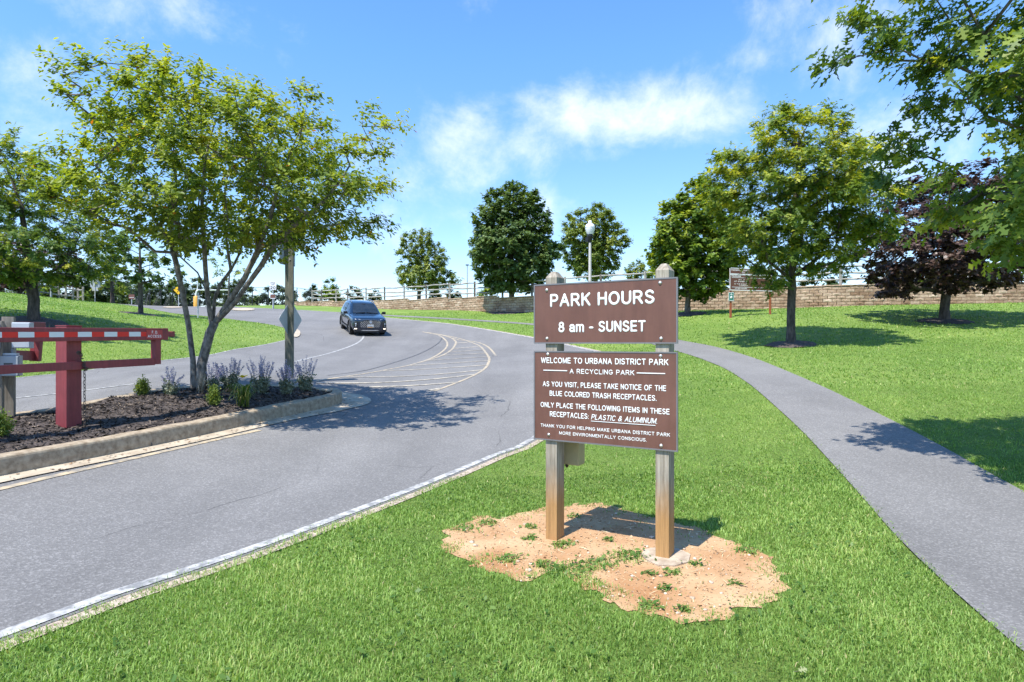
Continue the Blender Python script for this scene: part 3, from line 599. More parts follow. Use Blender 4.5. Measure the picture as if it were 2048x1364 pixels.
# ------------------------------------------------------------------ grass
def grass():
    def zone(y0, y1, dens, h, w, seg, jit):
        m = 1.08; ax = 1024*m/F; area_x = 2*ax*y1+4
        n = int(area_x*(y1-y0)*dens); X = RNG.uniform(-ax*y1-2, ax*y1+2, n); Y = RNG.uniform(y0, y1, n)
        k = np.abs(X) < ax*Y+1.2; X = X[k]; Y = Y[k]
        jx, jy = RNG.normal(0, 1, (2, len(X))); bad = inside(X+jx*.055, Y+jy*.055, ROAD) | inside(X+jx*.035, Y+jy*.035, PATH); bad |= (Y > np.interp(X, [p[0] for p in WALL], [p[1] for p in WALL])-.1) & (X > -18)
        nz = .07*np.sin(X*11+np.sin(Y*7)*2)+.06*np.sin(Y*13+np.sin(X*9)*2)+.03*np.sin(X*37+Y*29); gap = inside(X+nz+jx*.085, Y+nz*.8+jy*.085, DIRT)
        # ragged rim of the bare patch
        edge = np.zeros(len(X), bool)
        for (c, r) in TUFTS: edge |= ((X-c[0])**2+(Y-c[1])**2 < (r*(0.6+0.6*RNG.random(len(X))))**2)
        keep = ~bad & (~gap | edge | (RNG.random(len(X)) < .012)); X = X[keep]; Y = Y[keep]; n = len(X)
        # clumps: longer and shorter patches
        cl = np.sin(X*2.3+np.sin(Y*1.7)*2)*np.sin(Y*2.9+np.sin(X*1.3)*2); cl2 = np.sin(X*8.1+np.sin(Y*6.3))*np.cos(Y*7.7+np.sin(X*5.1))
        hh = h*(0.85+0.22*cl+0.22*cl2)*RNG.uniform(.55, 1.35, n); ww = w*RNG.uniform(.6, 1.4, n)
        a = RNG.uniform(0, 6.28, n)+0; lean = RNG.uniform(.15, .95, n); fa = a+RNG.normal(1.57, .5, n)
        z = gz(X, Y); base = np.c_[X, Y, z-.004]; s = np.c_[np.cos(fa), np.sin(fa), np.zeros(n)]*ww[:, None]*.5
        d = np.c_[np.cos(a), np.sin(a), np.zeros(n)]; up = np.array([0, 0, 1.0])
        mid = base+d*(hh*lean*.35)[:, None]+up*(hh*.62)[:, None]; tipp = base+d*(hh*lean*1.05)[:, None]+up*(hh*(1.0-.35*lean))[:, None]
        big = np.sin(X*.55+np.sin(Y*.43)*2+1)*np.sin(Y*.61+np.sin(X*.37)*2); pat = np.sin(X*1.15+2+np.sin(Y*.9))*np.sin(Y*1.4+np.sin(X*.8)*1.5)
        tint = np.clip(.42+.13*big+.14*cl+.10*cl2+RNG.normal(0, .19, n), 0, .88); dry = RNG.random(n) < .015+.16*np.clip(pat-.62, 0, 1); tint[dry] = RNG.uniform(.93, 1, dry.sum())
        if seg == 2:
            V = np.stack([base-s, base+s, mid+s*.8, mid-s*.8, tipp], 1).reshape(-1, 3); i = np.arange(n)*5
            return V, np.c_[i, i+1, i+2, i+3], np.c_[i+3, i+2, i+4], tint
        V = np.stack([base-s, base+s, tipp], 1).reshape(-1, 3); i = np.arange(n)*3
        return V, None, np.c_[i, i+1, i+2], tint
    Vs = []; Q = []; T = []; tq = []; tt = []; off = 0
    for z in ((2.5, 4.6, 9500, .042, .0050, 2, 0), (4.6, 7.5, 4600, .041, .0070, 2, 0), (7.5, 12, 1700, .042, .011, 1, 0), (12, 20, 420, .052, .022, 1, 0), (20, 46, 75, .065, .05, 1, 0)):
        V, q, t, ti = zone(*z); Vs.append(V)
        if q is not None: Q.append(q+off); tq.append(ti)
        T.append(t+off); tt.append(ti); off += len(V)
    me = np_mesh('grass', np.concatenate(Vs), [np.concatenate(Q), np.concatenate(T)], np.concatenate(tq+tt))
    tag(link('grass', me, MT['grass']), kind='stuff'); print('grass faces', len(me.polygons))
    # clover and broad-leaved weeds among the grass
    n = 9000; X = RNG.uniform(-5, 8, n); Y = RNG.uniform(2.7, 9, n); cl = np.sin(X*1.9+2)*np.sin(Y*2.3+X)
    k = (np.abs(X) < .9*Y+.5) & ~inside(X, Y, ROAD) & ~inside(X, Y, PATH) & (cl > .15) & ~inside(X, Y, DIRT); X = X[k]; Y = Y[k]
    TX = []; TY = []
    for (c, r) in TUFTS:
        q = int(400*r); TX.append(RNG.normal(c[0], r*.6, q)); TY.append(RNG.normal(c[1], r*.6, q))
    X = np.concatenate([X]+TX); Y = np.concatenate([Y]+TY); n = len(X)
    a = RNG.uniform(0, 6.28, n); l = RNG.uniform(.012, .028, n); w = l*RNG.uniform(.35, .6, n); h = np.where(inside(X, Y, DIRT), RNG.uniform(.008, .035, n), RNG.uniform(.025, .05, n))
    c = np.c_[X, Y, gz(X, Y)+h]; t = RNG.normal(0.1, .35, n); d = np.c_[np.cos(a)*np.cos(t), np.sin(a)*np.cos(t), np.sin(t)]*l[:, None]; s = np.c_[-np.sin(a), np.cos(a), RNG.normal(0, .3, n)]*w[:, None]
    V = np.stack([c-d, c-s, c+d, c+s], 1).reshape(-1, 3)
    tag(link('weeds', np_mesh('weeds', V, [np.arange(4*n).reshape(n, 4)], RNG.uniform(0, 1, n)), MT['weed']), kind='stuff')
grass()

# ------------------------------------------------------------------ trees and plants
def leaf_shape(kind):
    """outline in (along, across, lift) for a leaf of length 1"""
    if kind == 'oval': return np.array([(0, 0, 0), (.3, .24, .05), (.68, .21, .05), (1, 0, -.04), (.68, -.21, .05), (.3, -.24, .05)])
    if kind == 'diamond': return np.array([(0, 0, 0), (.45, .36, .06), (1, 0, -.05), (.45, -.36, .06)])
    if kind == 'oak':
        h = [(0, .015), (.12, .02), (.20, .20), (.29, .17), (.27, .07), (.40, .09), (.50, .33), (.62, .27), (.54, .10), (.68, .08), (.80, .24), (.86, .12), (1.0, .0)]
        p = h+[(a, -b) for a, b in h[-2::-1]]; return np.array([(a, b, .12*abs(b)-.08*a*a) for a, b in p])
    if kind == 'maple':
        h = [(0, 0), (.05, .20), (.22, .38), (.36, .24), (.56, .52), (.66, .22), (1, 0)]
        p = h+[(a, -b) for a, b in h[-2:0:-1]]; return np.array([(a, b, .1*abs(b)-.05*a*a) for a, b in p])
def leaves_mesh(name, P, D, Nn, size, tint, kind):
    sh = leaf_shape(kind); k = len(sh); n = len(P)
    D = D/np.linalg.norm(D, axis=1, keepdims=True); S = np.cross(Nn, D); S /= np.linalg.norm(S, axis=1, keepdims=True)+1e-9; U = np.cross(D, S)
    V = P[:, None, :]+size[:, None, None]*(sh[None, :, 0:1]*D[:, None, :]+sh[None, :, 1:2]*S[:, None, :]+sh[None, :, 2:3]*U[:, None, :])
    i = np.arange(n)[:, None]*k
    if kind in ('oval',):
        f = [np.c_[i, i+1, i+2, i+3], np.c_[i, i+3, i+4, i+5]]; t = np.r_[tint, tint]
    elif kind == 'diamond':
        f = [np.c_[i, i+1, i+2, i+3]]; t = tint
    else:
        f = [np.arange(n*k).reshape(n, k)]; t = tint
    return np_mesh(name, V.reshape(-1, 3), f, t)
def sample_crown(prof, y0, depth, n_try, rng, shell=0.45, dmin=0.5, lump=0.25, yc=None, bough=0.0, fill=1.0):
    """points in a crown whose silhouette is given as (v, left u, right u) rows at distance y0"""
    v = np.array([p[0] for p in prof], float); uL = np.array([p[1] for p in prof], float); uR = np.array([p[2] for p in prof], float)
    out = []; ph = rng.uniform(0, 6.28, 6)
    hs = (uR-uL); cum = np.concatenate([[0], np.cumsum((hs[1:]+hs[:-1])/2*np.diff(v)*(hs[1:]+hs[:-1])/2)]); cum /= cum[-1]
    pts = np.empty((n_try, 3)); m = 0
    while m < n_try:
        vv = np.interp(rng.random(), cum, v); l = np.interp(vv, v, uL); r = np.interp(vv, v, uR)
        a = rng.uniform(0, 6.28); q = rng.random()**shell
        q *= 1+lump*(math.sin(3*a+ph[0]+vv*.03)*math.sin(vv*.055+ph[1]))*.5 - lump*.25
        ux = (l+r)/2+(r-l)/2*q*math.cos(a); wy = depth*(r-l)/hs.max()*q*math.sin(a)
        yy = (y0 if yc is None else yc)+wy
        pts[m] = ((ux-CX)/F*(yc or y0), yy, EYE+(HV-vv)/F*(yc or y0)); m += 1
    keep = []; cells = {}
    for p in pts:
        c = tuple(np.floor(p/dmin).astype(int)); ok = True
        for dx in (-1, 0, 1):
            for dy in (-1, 0, 1):
                for dz in (-1, 0, 1):
                    for q in cells.get((c[0]+dx, c[1]+dy, c[2]+dz), ()):
                        if ((p-q)**2).sum() < dmin*dmin: ok = False; break
        if ok: keep.append(p); cells.setdefault(c, []).append(p)
    keep = np.array(keep)
    if bough:                                          # boughs: foliage gathers round them and leaves gaps between
        W = hs.max()/F*y0; cand = keep[rng.permutation(len(keep))]; cen = []
        for p in cand:
            if all(((p-q)**2).sum() > (bough*W)**2 for q in cen): cen.append(p)
        cen = np.array(cen); d = np.sqrt(((keep[:, None]-cen[None])**2*np.array([1, 1, 1.5])).sum(-1)); R = bough*W*rng.uniform(.55, .85, len(cen))*fill
        keep = keep[(d/R[None]).min(1) < rng.uniform(.85, 1.15, len(keep))]
    return keep
def grow(stems, targets, rng, step=0.35, r_tip=0.006, wig=0.05, expo=2.2, droop=0.0, low_pen=1.2):
    """branches: stems = list of polylines [(x,y,z)..] sharing roots; every target is joined to the nearest earlier node"""
    node = []; par = []; fixed = []
    for st in stems:
        pi = -1
        if len(st) > 1 and isinstance(st[0], int): pi = st[0]; st = st[1:]
        st = [np.array(p, float) for p in st]
        pts = [st[0]]
        for a, b in zip(st[:-1], st[1:]):
            n = max(1, int(np.linalg.norm(b-a)/step))
            for k in range(1, n+1): pts.append(a+(b-a)*k/n+(rng.normal(0, wig*.25, 3) if k < n else 0))
        if pi == -1 and node:            # join to nearest existing node
            d = np.linalg.norm(np.array(node)-pts[0], axis=1); pi = int(d.argmin()) if d.min() < step*2.0 else -1
        for p in pts: node.append(p); par.append(pi); pi = len(node)-1; fixed.append(True)
    root_z = min(p[2] for p in node); n_st = len(node)
    top = node[0]; trunk_free = None
    base = np.array([p for p in node]); order = np.argsort([np.min(np.linalg.norm(base-t, axis=1)) for t in targets])
    arr = np.array(node); tips = []
    for ti in order:
        t = targets[ti]; d = np.linalg.norm(arr-t, axis=1); pen = np.maximum(0, arr[:, 2]-t[2])*low_pen+(arr[:, 2] < GROW_MIN)*50
        j = int((d+pen).argmin()); p = arr[j]; L = d[j]; n = max(1, int(L/step)); new = []; pi = j
        side = rng.normal(0, 1, 3)*wig*L
        for k in range(1, n+1):
            s = k/n; q = p+(t-p)*s+side*math.sin(math.pi*s)+np.array([0, 0, 1.0])*(math.sin(math.pi*s)*L*.07-droop*s*s*L)+(rng.normal(0, wig*.3, 3) if k < n else 0)
            node.append(q); par.append(pi); pi = len(node)-1; fixed.append(False); new.append(q)
        arr = np.vstack([arr, np.array(new)]); tips.append(pi)
    n = len(node); w = np.zeros(n)
    for t in tips: w[t] += 1
    ch = [[] for _ in range(n)]
    for i in range(n-1, -1, -1):
        if not ch[i] and w[i] == 0: w[i] = .4
        if par[i] >= 0: w[par[i]] += w[i]; ch[par[i]].append(i)
    rad = r_tip*w**(1/expo)
    return node, par, ch, rad
def branch_mesh(name, node, par, ch, rad, m, parent, org, r_base=None, flare=0.35, rmin=0.0, sides=7):
    if r_base: rad = rad*np.clip(r_base/max(rad), .2, 5)**np.clip((rad/rad.max()), 0, 1)**.4
    mb = MB(org); n = len(node); done = [False]*n
    roots = [i for i in range(n) if par[i] < 0]
    stack = [(r, None) for r in roots]
    zmin = min(node[r][2] for r in roots)
    while stack:
        i, p0 = stack.pop(); line = []; rr = []
        if p0 is not None: line.append(node[p0]); rr.append(min(rad[p0]*.75, rad[i]*1.25))
        j = i
        while True:
            r = rad[j]
            if flare: r *= 1+flare*math.exp(-max(0, node[j][2]-zmin)/.25)
            line.append(node[j]); rr.append(r)
            if not ch[j]: break
            c = sorted(ch[j], key=lambda q: -rad[q])
            for k in c[1:]: stack.append((k, j))
            j = c[0]
        if max(rr) < rmin: continue
        if len(line) < 2: continue
        rr[-1] *= .6
        ns = sides if max(rr) > .03 else (5 if max(rr) > .012 else 3)
        mb.tube(line, rr, ns, 0, cap=False)
    return mb.build(name, m, parent)
GROW_MIN = 0.0
def make_tree(name, label, cat, base, stems, prof, y0, depth, leaf, lmat, bark, seed, dmin=.5, ntry=4000, per=60, size=.06, spread=.28, flat=.7, shell=.45, r_base=None, group=None,
              trunk_top=None, r_tip=.006, yc=None, lump=.25, tint_top=0.0, bright=0.12, up=1.05, hang=0.25, grow_min=None, cut=None, rmin=0.0, fine_twigs=False, droop=0.0, bark_sides=8, bough=0.2, tuft=7, fill=1.0):
    global GROW_MIN
    rng = np.random.default_rng(seed); root = empty(name, base, label, cat, group)
    GROW_MIN = base[2]+0.9 if grow_min is None else grow_min
    T = sample_crown(prof, y0, depth, ntry, rng, shell, dmin, lump, yc, bough, fill)
    if cut is not None: T = T[cut(T)]
    node, par, ch, rad = grow(stems, T, rng, r_tip=r_tip, droop=droop)
    branch_mesh('trunk', node, par, ch, rad, MT[bark], root, base, r_base, rmin=rmin, sides=bark_sides)
    # leaves around the twig ends
    n = len(T); ctr = T.mean(0); ns = max(2, int(round(per/tuft))); cs = rng.poisson(ns*rng.uniform(.6, 1.3, n)); si = np.repeat(np.arange(n), cs); m = len(si)
    ot = T-ctr; ot /= np.linalg.norm(ot, axis=1, keepdims=True)+1e-9
    sd = ot[si]*.55+rng.normal(0, .55, (m, 3))+np.array([0, 0, .30]); sd /= np.linalg.norm(sd, axis=1, keepdims=True); sl = spread*rng.uniform(.35, 1.75, m)
    S1 = T[si]+sd*sl[:, None]*np.array([1, 1, flat+.15]); k = rng.poisson(tuft, m)+2; li = np.repeat(np.arange(m), k); q = len(li)
    back = rng.random(q)**1.3*np.minimum(sl, size*2.6)[li]
    P = S1[li]-sd[li]*back[:, None]+rng.normal(0, size*.28, (q, 3)); idx = si[li]
    D = sd[li]*.55+rng.normal(0, .75, (q, 3)); D[:, 2] -= hang
    outw = ot[idx]; Nn = np.array([0, 0, 1.0])*up+outw*.35+sd[li]*.25+rng.normal(0, .36, (q, 3)); Nn /= np.linalg.norm(Nn, axis=1, keepdims=True); D -= Nn*(D*Nn).sum(1, keepdims=True)*.8
    stint = rng.normal(0, .10, m)+(rng.random(m) < bright*.6)*.30
    m = q
    cl = rng.beta(2, 2.6, n)+(rng.random(n) < bright)*.35
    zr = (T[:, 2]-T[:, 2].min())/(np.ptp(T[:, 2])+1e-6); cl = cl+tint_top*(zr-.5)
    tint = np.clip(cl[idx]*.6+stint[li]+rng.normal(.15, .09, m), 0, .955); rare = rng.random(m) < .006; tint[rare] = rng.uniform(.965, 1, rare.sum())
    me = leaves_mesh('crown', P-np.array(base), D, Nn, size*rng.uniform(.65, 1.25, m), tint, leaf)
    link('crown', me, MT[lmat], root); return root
def trunk_line(u0, v0, y, pts):
    """trunk from the ground pixel up through pixels at the same distance"""
    b = px(u0, v0, y); return [b]+[px(u, v, y) for (u, v) in pts]

# the many-stemmed tree on the island
bx, by = hitm(395, 777); YT = by; BASE = (bx, by, mz(bx, by)-.05)
def st(pts): return [px(u, v, YT+dy) for (u, v, dy) in pts]
B1 = [BASE]
stems = [
    [(BASE[0]-.07, BASE[1], BASE[2])]+st([(386, 720, 0), (377, 650, 0), (364, 580, -.05), (352, 525, -.05), (347, 505, -.1)]),
    st([(347, 505, -.1), (330, 470, -.3), (300, 425, -.6), (250, 385, -.9)]), st([(350, 510, -.1), (372, 470, .2), (392, 440, .3), (400, 390, .5)]), st([(345, 502, -.1), (342, 460, .1), (352, 380, .3), (350, 300, .2)]),
    st([(345, 505, -.1), (310, 503, -.3), (255, 455, -.6), (190, 440, -1.0)]),
    [(BASE[0]+.06, BASE[1]+.03, BASE[2])]+st([(403, 730, 0), (420, 665, 0), (430, 645, 0)]),
    st([(424, 655, 0), (416, 600, -.05), (411, 540, -.1), (407, 470, -.2), (404, 400, -.3), (410, 320, -.3), (440, 200, -.2)]),
    st([(414, 585, 0), (395, 545, .15), (362, 515, .3), (348, 500, .3)]),
    st([(426, 648, .05), (429, 600, .1), (440, 570, .1), (462, 540, .15), (455, 500, .2), (449, 440, .3), (450, 380, .4), (470, 280, .6)]),
    st([(462, 540, .15), (480, 505, .2), (487, 460, .4), (510, 400, .7), (540, 320, 1.0)]),
    st([(430, 645, 0), (460, 600, -.1), (490, 555, -.2), (515, 500, -.3), (540, 440, -.5), (560, 360, -.7), (600, 260, -.8)]),
    st([(432, 645, 0), (470, 605, -.2), (520, 535, -.5), (548, 490, -.7), (590, 450, -1.0), (650, 400, -1.2), (700, 330, -1.2)]),
    st([(490, 555, -.2), (520, 500, .1), (545, 475, .3), (620, 430, .6), (700, 390, .8)]),
]
prof = [(92, 385, 470), (130, 205, 480), (132, 205, 650), (165, 120, 750), (205, 85, 800), (260, 92, 800), (310, 100, 790), (350, 88, 785), (400, 85, 800), (432, 95, 808), (460, 130, 775), (482, 240, 690), (494, 500, 680)]
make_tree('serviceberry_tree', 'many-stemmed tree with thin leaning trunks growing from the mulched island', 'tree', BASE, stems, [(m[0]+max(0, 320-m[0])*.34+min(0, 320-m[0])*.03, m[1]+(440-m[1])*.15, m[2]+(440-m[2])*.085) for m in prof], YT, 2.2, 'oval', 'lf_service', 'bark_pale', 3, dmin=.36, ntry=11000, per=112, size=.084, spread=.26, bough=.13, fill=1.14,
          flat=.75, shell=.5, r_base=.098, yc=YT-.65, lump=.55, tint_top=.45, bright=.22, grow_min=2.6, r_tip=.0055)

# the big oak whose boughs hang into the picture from the right
OB = (9.3, 6.9, gz(9.3, 6.9))
prof = [(-420, 1900, 2600), (-250, 1720, 2800), (-100, 1650, 2900), (0, 1650, 2950), (60, 1695, 2950), (110, 1700, 2950), (160, 1790, 2950), (240, 1765, 2950), (300, 1790, 2900), (340, 1805, 2850), (400, 1785, 2800), (430, 1840, 2700), (465, 1880, 2600), (485, 1960, 2500)]
make_tree('overhanging_oak', 'oak with big lobed leaves hanging into view over the path', 'tree', OB, [[OB, (9.3, 6.9, 2.6), (9.2, 6.8, 4.2), (9.25, 6.9, 6.5)], [(9.25, 6.85, 3.2), (7.6, 6.6, 4.2), (5.6, 6.4, 5.0)], [(9.25, 6.85, 3.0), (7.4, 6.9, 3.6), (5.8, 7.0, 3.9)],
          [(9.2, 6.8, 4.2), (7.4, 6.4, 5.6), (5.2, 6.2, 6.3)], [(9.3, 6.9, 3.4), (11, 7.4, 4.8), (12.4, 7.6, 5.2)]],
          prof, 7.0, 1.9, 'oak', 'lf_oak', 'bark', 5, dmin=.42, ntry=10000, per=66, size=.155, spread=.28, bough=.13, flat=.7, shell=.6, r_base=.13, yc=6.5, cut=lambda T: (T[:, 1]+.40*(T[:, 2]-.4) < 9.3), lump=.5, bright=.25, hang=.35, up=.7, grow_min=2.2, r_tip=.006)

def simple(name, label, cat, u, v, y, prof, **k):
    x0, y0 = hit(u, v) if y is None else ((u-CX)/F*y, y)
    z0 = k.pop('z', None); z0 = gz(x0, y0)-.03 if z0 is None else z0
    top = prof[0][0]; cu = (prof[0][1]+prof[0][2])/2; mid = (prof[len(prof)//2][1]+prof[len(prof)//2][2])/2
    b = (x0, y0, z0); fork = k.pop('fork', None); vb = prof[-1][0]
    line = [b, px(u, (vb*1.0+v)/2, y0), px(u+(mid-u)*.15, vb, y0), px(u+(mid-u)*.5, (vb+top)/2, y0), px((cu+mid)/2, top+(vb-top)*.12, y0)]
    ex = []
    if fork:
        for (a, c, e, dy) in fork: ex.append([px(u+(mid-u)*.1, a, y0), px(c, (a+e)/2+10, y0+dy*.5), px(c+(c-u)*.5, e, y0+dy)])
    w = max(p[2]-p[1] for p in prof)/2/F*y0
    return make_tree(name, label, cat, b, [line]+ex, prof, y0, k.pop('depth', w*.95), seed=k.pop('seed', 1), **k)
# right-hand lawn
simple('oak_tree', 'young oak with yellow-tipped leaves beside the curving path', 'tree', 1582, 690, 20,
       [(228, 1560, 1640), (250, 1490, 1690), (290, 1440, 1730), (340, 1425, 1765), (390, 1412, 1775), (430, 1420, 1775), (470, 1440, 1760), (510, 1455, 1720), (545, 1490, 1660), (572, 1500, 1580)],
       leaf='oak', lmat='lf_oak', bark='bark_dark', seed=21, dmin=.42, per=82, size=.165, spread=.28, ntry=7500, bough=.15, r_base=.135, bright=.5, tint_top=.3, lump=.5, fork=[(560, 1540, 470, -.5), (555, 1640, 450, .4), (550, 1600, 420, .8)], shell=.5)
simple('purple_maple', 'dark purple-leaved tree with a low side limb in front of the block wall', 'tree', 1889, 645, 25,
       [(352, 1800, 1990), (390, 1740, 2040), (430, 1715, 2080), (480, 1695, 2120), (520, 1700, 2120), (550, 1725, 2090), (575, 1790, 2030), (590, 1730, 1800)],
       leaf='maple', lmat='lf_purple', bark='bark_dark', seed=22, dmin=.48, per=66, size=.155, spread=.30, flat=.5, ntry=6000, r_base=.17, bright=.1, lump=.4, fork=[(585, 1830, 545, -.6), (580, 1960, 520, .6)], shell=.5)
simple('bright_maple', 'upright light green tree by the block wall behind the park sign', 'tree', 1375, 627, 31,
       [(362, 1385, 1415), (380, 1355, 1440), (420, 1322, 1470), (460, 1305, 1480), (500, 1298, 1480), (540, 1310, 1472), (570, 1330, 1455), (590, 1345, 1425)],
       leaf='maple', lmat='lf_bright', bark='bark', seed=23, dmin=.5, per=95, size=.19, spread=.34, ntry=3600, bough=.10, r_base=.13, bright=.3, tint_top=.3, lump=.4)
simple('sugar_maple', 'dense dark green round-headed tree on the lawn before the far wall', 'tree', 1023, 628, 44,
       [(375, 1015, 1050), (390, 975, 1075), (420, 955, 1095), (450, 943, 1100), (480, 936, 1112), (510, 932, 1120), (540, 950, 1105), (565, 970, 1095), (580, 985, 1080)],
       leaf='maple', lmat='lf_maple', bark='bark', seed=24, dmin=.55, per=130, size=.185, spread=.34, ntry=5000, bough=.075, tuft=9, r_base=.19, bright=.12, lump=.35, shell=.36)
ZT = 4.9
simple('elm_tree', 'olive green tree standing behind the globe street lamp', 'tree', 1192, 585, 58,
       [(412, 1190, 1212), (425, 1150, 1225), (450, 1130, 1240), (480, 1120, 1252), (510, 1122, 1248), (535, 1135, 1232), (555, 1158, 1215)],
       leaf='diamond', lmat='lf_elm', bark='bark_dark', seed=25, dmin=.65, per=120, size=.21, spread=.38, ntry=4200, bough=.09, r_base=.2, z=ZT, lump=.4)
simple('zelkova_tree', 'fan-shaped flat-topped tree behind the rail fence', 'tree', 838, 600, 64,
       [(462, 842, 850), (472, 800, 870), (485, 803, 880), (505, 795, 888), (525, 800, 893), (545, 790, 905), (560, 785, 915), (576, 815, 880)],
       leaf='diamond', lmat='lf_elm', bark='bark_dark', seed=26, dmin=.65, per=120, size=.20, spread=.36, ntry=3600, bough=.10, r_base=.2, z=5.2, lump=.4)
# left-hand lawn
simple('lawn_oak', 'broad oak on the grassy slope behind the red gate', 'tree', 68, 640, 21,
       [(265, -60, 20), (290, -110, 60), (330, -130, 110), (380, -150, 150), (430, -150, 190), (470, -140, 225), (510, -110, 235), (540, -70, 215), (560, 0, 150)],
       leaf='oak', lmat='lf_oak', bark='bark_dark', seed=27, dmin=.48, per=66, size=.18, spread=.30, ntry=6500, r_base=.165, bright=.28, tint_top=.3, lump=.4, shell=.5, fork=[(570, 20, 480, -.5), (565, 130, 470, .5), (560, 90, 430, .6)])
simple('slope_maple', 'small dark round tree on the left slope behind the island tree', 'tree', 281, 632, 36,
       [(440, 265, 300), (465, 235, 330), (490, 215, 345), (520, 205, 352), (545, 220, 350), (565, 245, 345), (578, 265, 330)],
       leaf='maple', lmat='lf_maple', bark='bark_dark', seed=28, dmin=.6, per=52, size=.22, spread=.35, ntry=1800, r_base=.13, lump=.4)
simple('copper_tree', 'dark copper-leaved tree on the ridge behind the broad oak', 'tree', 40, 592, 40,
       [(470, 10, 70), (500, -40, 130), (530, -60, 165), (555, -40, 150), (575, 0, 90)],
       leaf='maple', lmat='lf_purple', bark='bark_dark', seed=29, dmin=.7, per=50, size=.26, spread=.42, ntry=1400, r_base=.13, lump=.4)
simple('ridge_oak', 'oak at the crest of the slope right of the broad oak trunk', 'tree', 225, 612, 47,
       [(478, 195, 245), (505, 170, 265), (535, 165, 275), (560, 180, 270), (580, 200, 255)],
       leaf='maple', lmat='lf_oak', bark='bark_dark', seed=30, dmin=.7, per=44, size=.24, spread=.4, ntry=1300, r_base=.13, bright=.3, lump=.4)
simple('thin_sapling', 'thin open sapling by the chain link fence beyond the road', 'tree', 457, 611, 62,
       [(488, 448, 470), (505, 432, 485), (520, 420, 498), (540, 418, 505), (555, 432, 490), (568, 440, 480)],
       leaf='diamond', lmat='lf_elm', bark='bark', seed=31, dmin=.8, per=26, size=.22, spread=.34, ntry=500, r_base=.08, lump=.5)
# shrubs and hedgerow trees far behind: each its own thing
FAR = [  # u, top v, half width px, distance, base v, label, material
    (1322, 478, 26, 62, 'lf_bright', 'rounded green tree behind the right wooden sign post'), (1275, 530, 32, 70, 'lf_elm', 'low yellow-green bush above the sign between its posts'),
    (1655, 535, 42, 60, 'lf_far', 'bushy tree seen through the fence left of the purple maple'), (1755, 552, 26, 75, 'lf_far', 'small round tree behind the fence under the purple maple'), (1950, 520, 45, 62, 'lf_far', 'leafy tree behind the fence right of the purple maple'),
    (1842, 540, 30, 64, 'lf_bright', 'green bush behind the fence at the purple maple trunk'),
    (905, 585, 16, 72, 'lf_far', 'low bush behind the rail fence right of the fan-shaped tree'), (975, 578, 20, 70, 'lf_bright', 'bright bush behind the fence left of the round dark tree'), (868, 562, 14, 90, 'lf_far', 'distant bush right of the fan-shaped tree'),
    (662, 564, 22, 92, 'lf_bright', 'dome-shaped bright tree behind the fence end left of the car'), (625, 572, 18, 95, 'lf_far', 'greyish loose tree right of the wooden island post'), (705, 580, 26, 98, 'lf_far', 'low bush behind the fence above the car'), (750, 586, 18, 98, 'lf_far', 'low far bush behind the fence right of the car roof'),
    (520, 580, 24, 88, 'lf_far', 'rounded bush behind the chain link fence beside the speed sign'), (565, 582, 22, 90, 'lf_far', 'dark bush behind the fence at the wooden island post'), (480, 568, 26, 96, 'lf_far', 'tall hedgerow tree between the island tree stems'), (440, 572, 24, 100, 'lf_far', 'hedgerow tree behind the goal post'),
    (395, 568, 28, 100, 'lf_far', 'hedgerow tree behind the padded goal post'), (345, 570, 30, 96, 'lf_far', 'hedgerow tree behind the yellow sign'), (300, 572, 28, 94, 'lf_far', 'hedgerow tree behind the small dark tree trunk'), (255, 566, 26, 80, 'lf_far', 'bushy tree left of the chain link fence'),
    (215, 560, 28, 66, 'lf_far', 'dark thicket bush right of the octagonal sign back'), (160, 548, 36, 60, 'lf_far', 'thicket bush behind the rail fence end'), (115, 566, 32, 58, 'lf_bright', 'yellow-green bush behind the left rail fence'), (70, 572, 26, 62, 'lf_far', 'greyish bush right of the broad oak trunk'), (15, 570, 34, 60, 'lf_far', 'grey-green bush on the ridge at the left border')]
for i, (u, vt, hw, y, mt, lab) in enumerate(FAR):
    if u < 600: hw *= 1.5; vt -= (i*7 % 11)-3
    zb = min(gz((u-CX)/F*y, y), 6.0) if u < 600 else 4.6
    vb = HV-(zb+0.15-EYE)*F/y; vt -= 4; h = vb-vt
    simple('hedgerow_shrub' if h < 45 else 'hedgerow_tree', lab, 'bush' if h < 45 else 'tree', u, vb, y,
           [(vt, u-hw*.25, u+hw*.2), (vt+h*.15, u-hw*.6, u+hw*.62), (vt+h*.4, u-hw*.95, u+hw*.9), (vt+h*.7, u-hw, u+hw), (vt+h*.97, u-hw*.8, u+hw*.8)],
           leaf='diamond', lmat=mt, bark='bark_dark', seed=60+i, dmin=.7, per=130, size=.30, spread=.45, ntry=1100, r_base=.08, z=zb-.2, lump=.5, shell=.4, grow_min=zb-1, group='shrubs and trees along the far fences')

# mulch rings round the lawn trees
def ring(u, v, y, r, h=.10):
    x0, y0 = (u-CX)/F*y, y; P = [(x0+r*(1+.06*math.sin(5*t))*math.cos(t), y0+r*(1+.05*math.cos(4*t))*math.sin(t)) for t in np.linspace(0, 2*math.pi, 29)[:-1]]
    def zf(X, Y):
        d = np.hypot(X-x0, Y-y0)/r; return gz(X, Y)+h*np.clip(1-d**3, 0, 1)+.02*np.sin(X*9)*np.cos(Y*8)
    sheet('mulch_ring', P, MT['mulch'], .015, .16, zf)
for a in ((1582, 690, 20, .78), (1889, 645, 25, 1.0), (1375, 627, 31, .95), (1023, 628, 44, 1.6), (68, 640, 21, 1.0), (281, 632, 36, 1.1)): ring(*a)

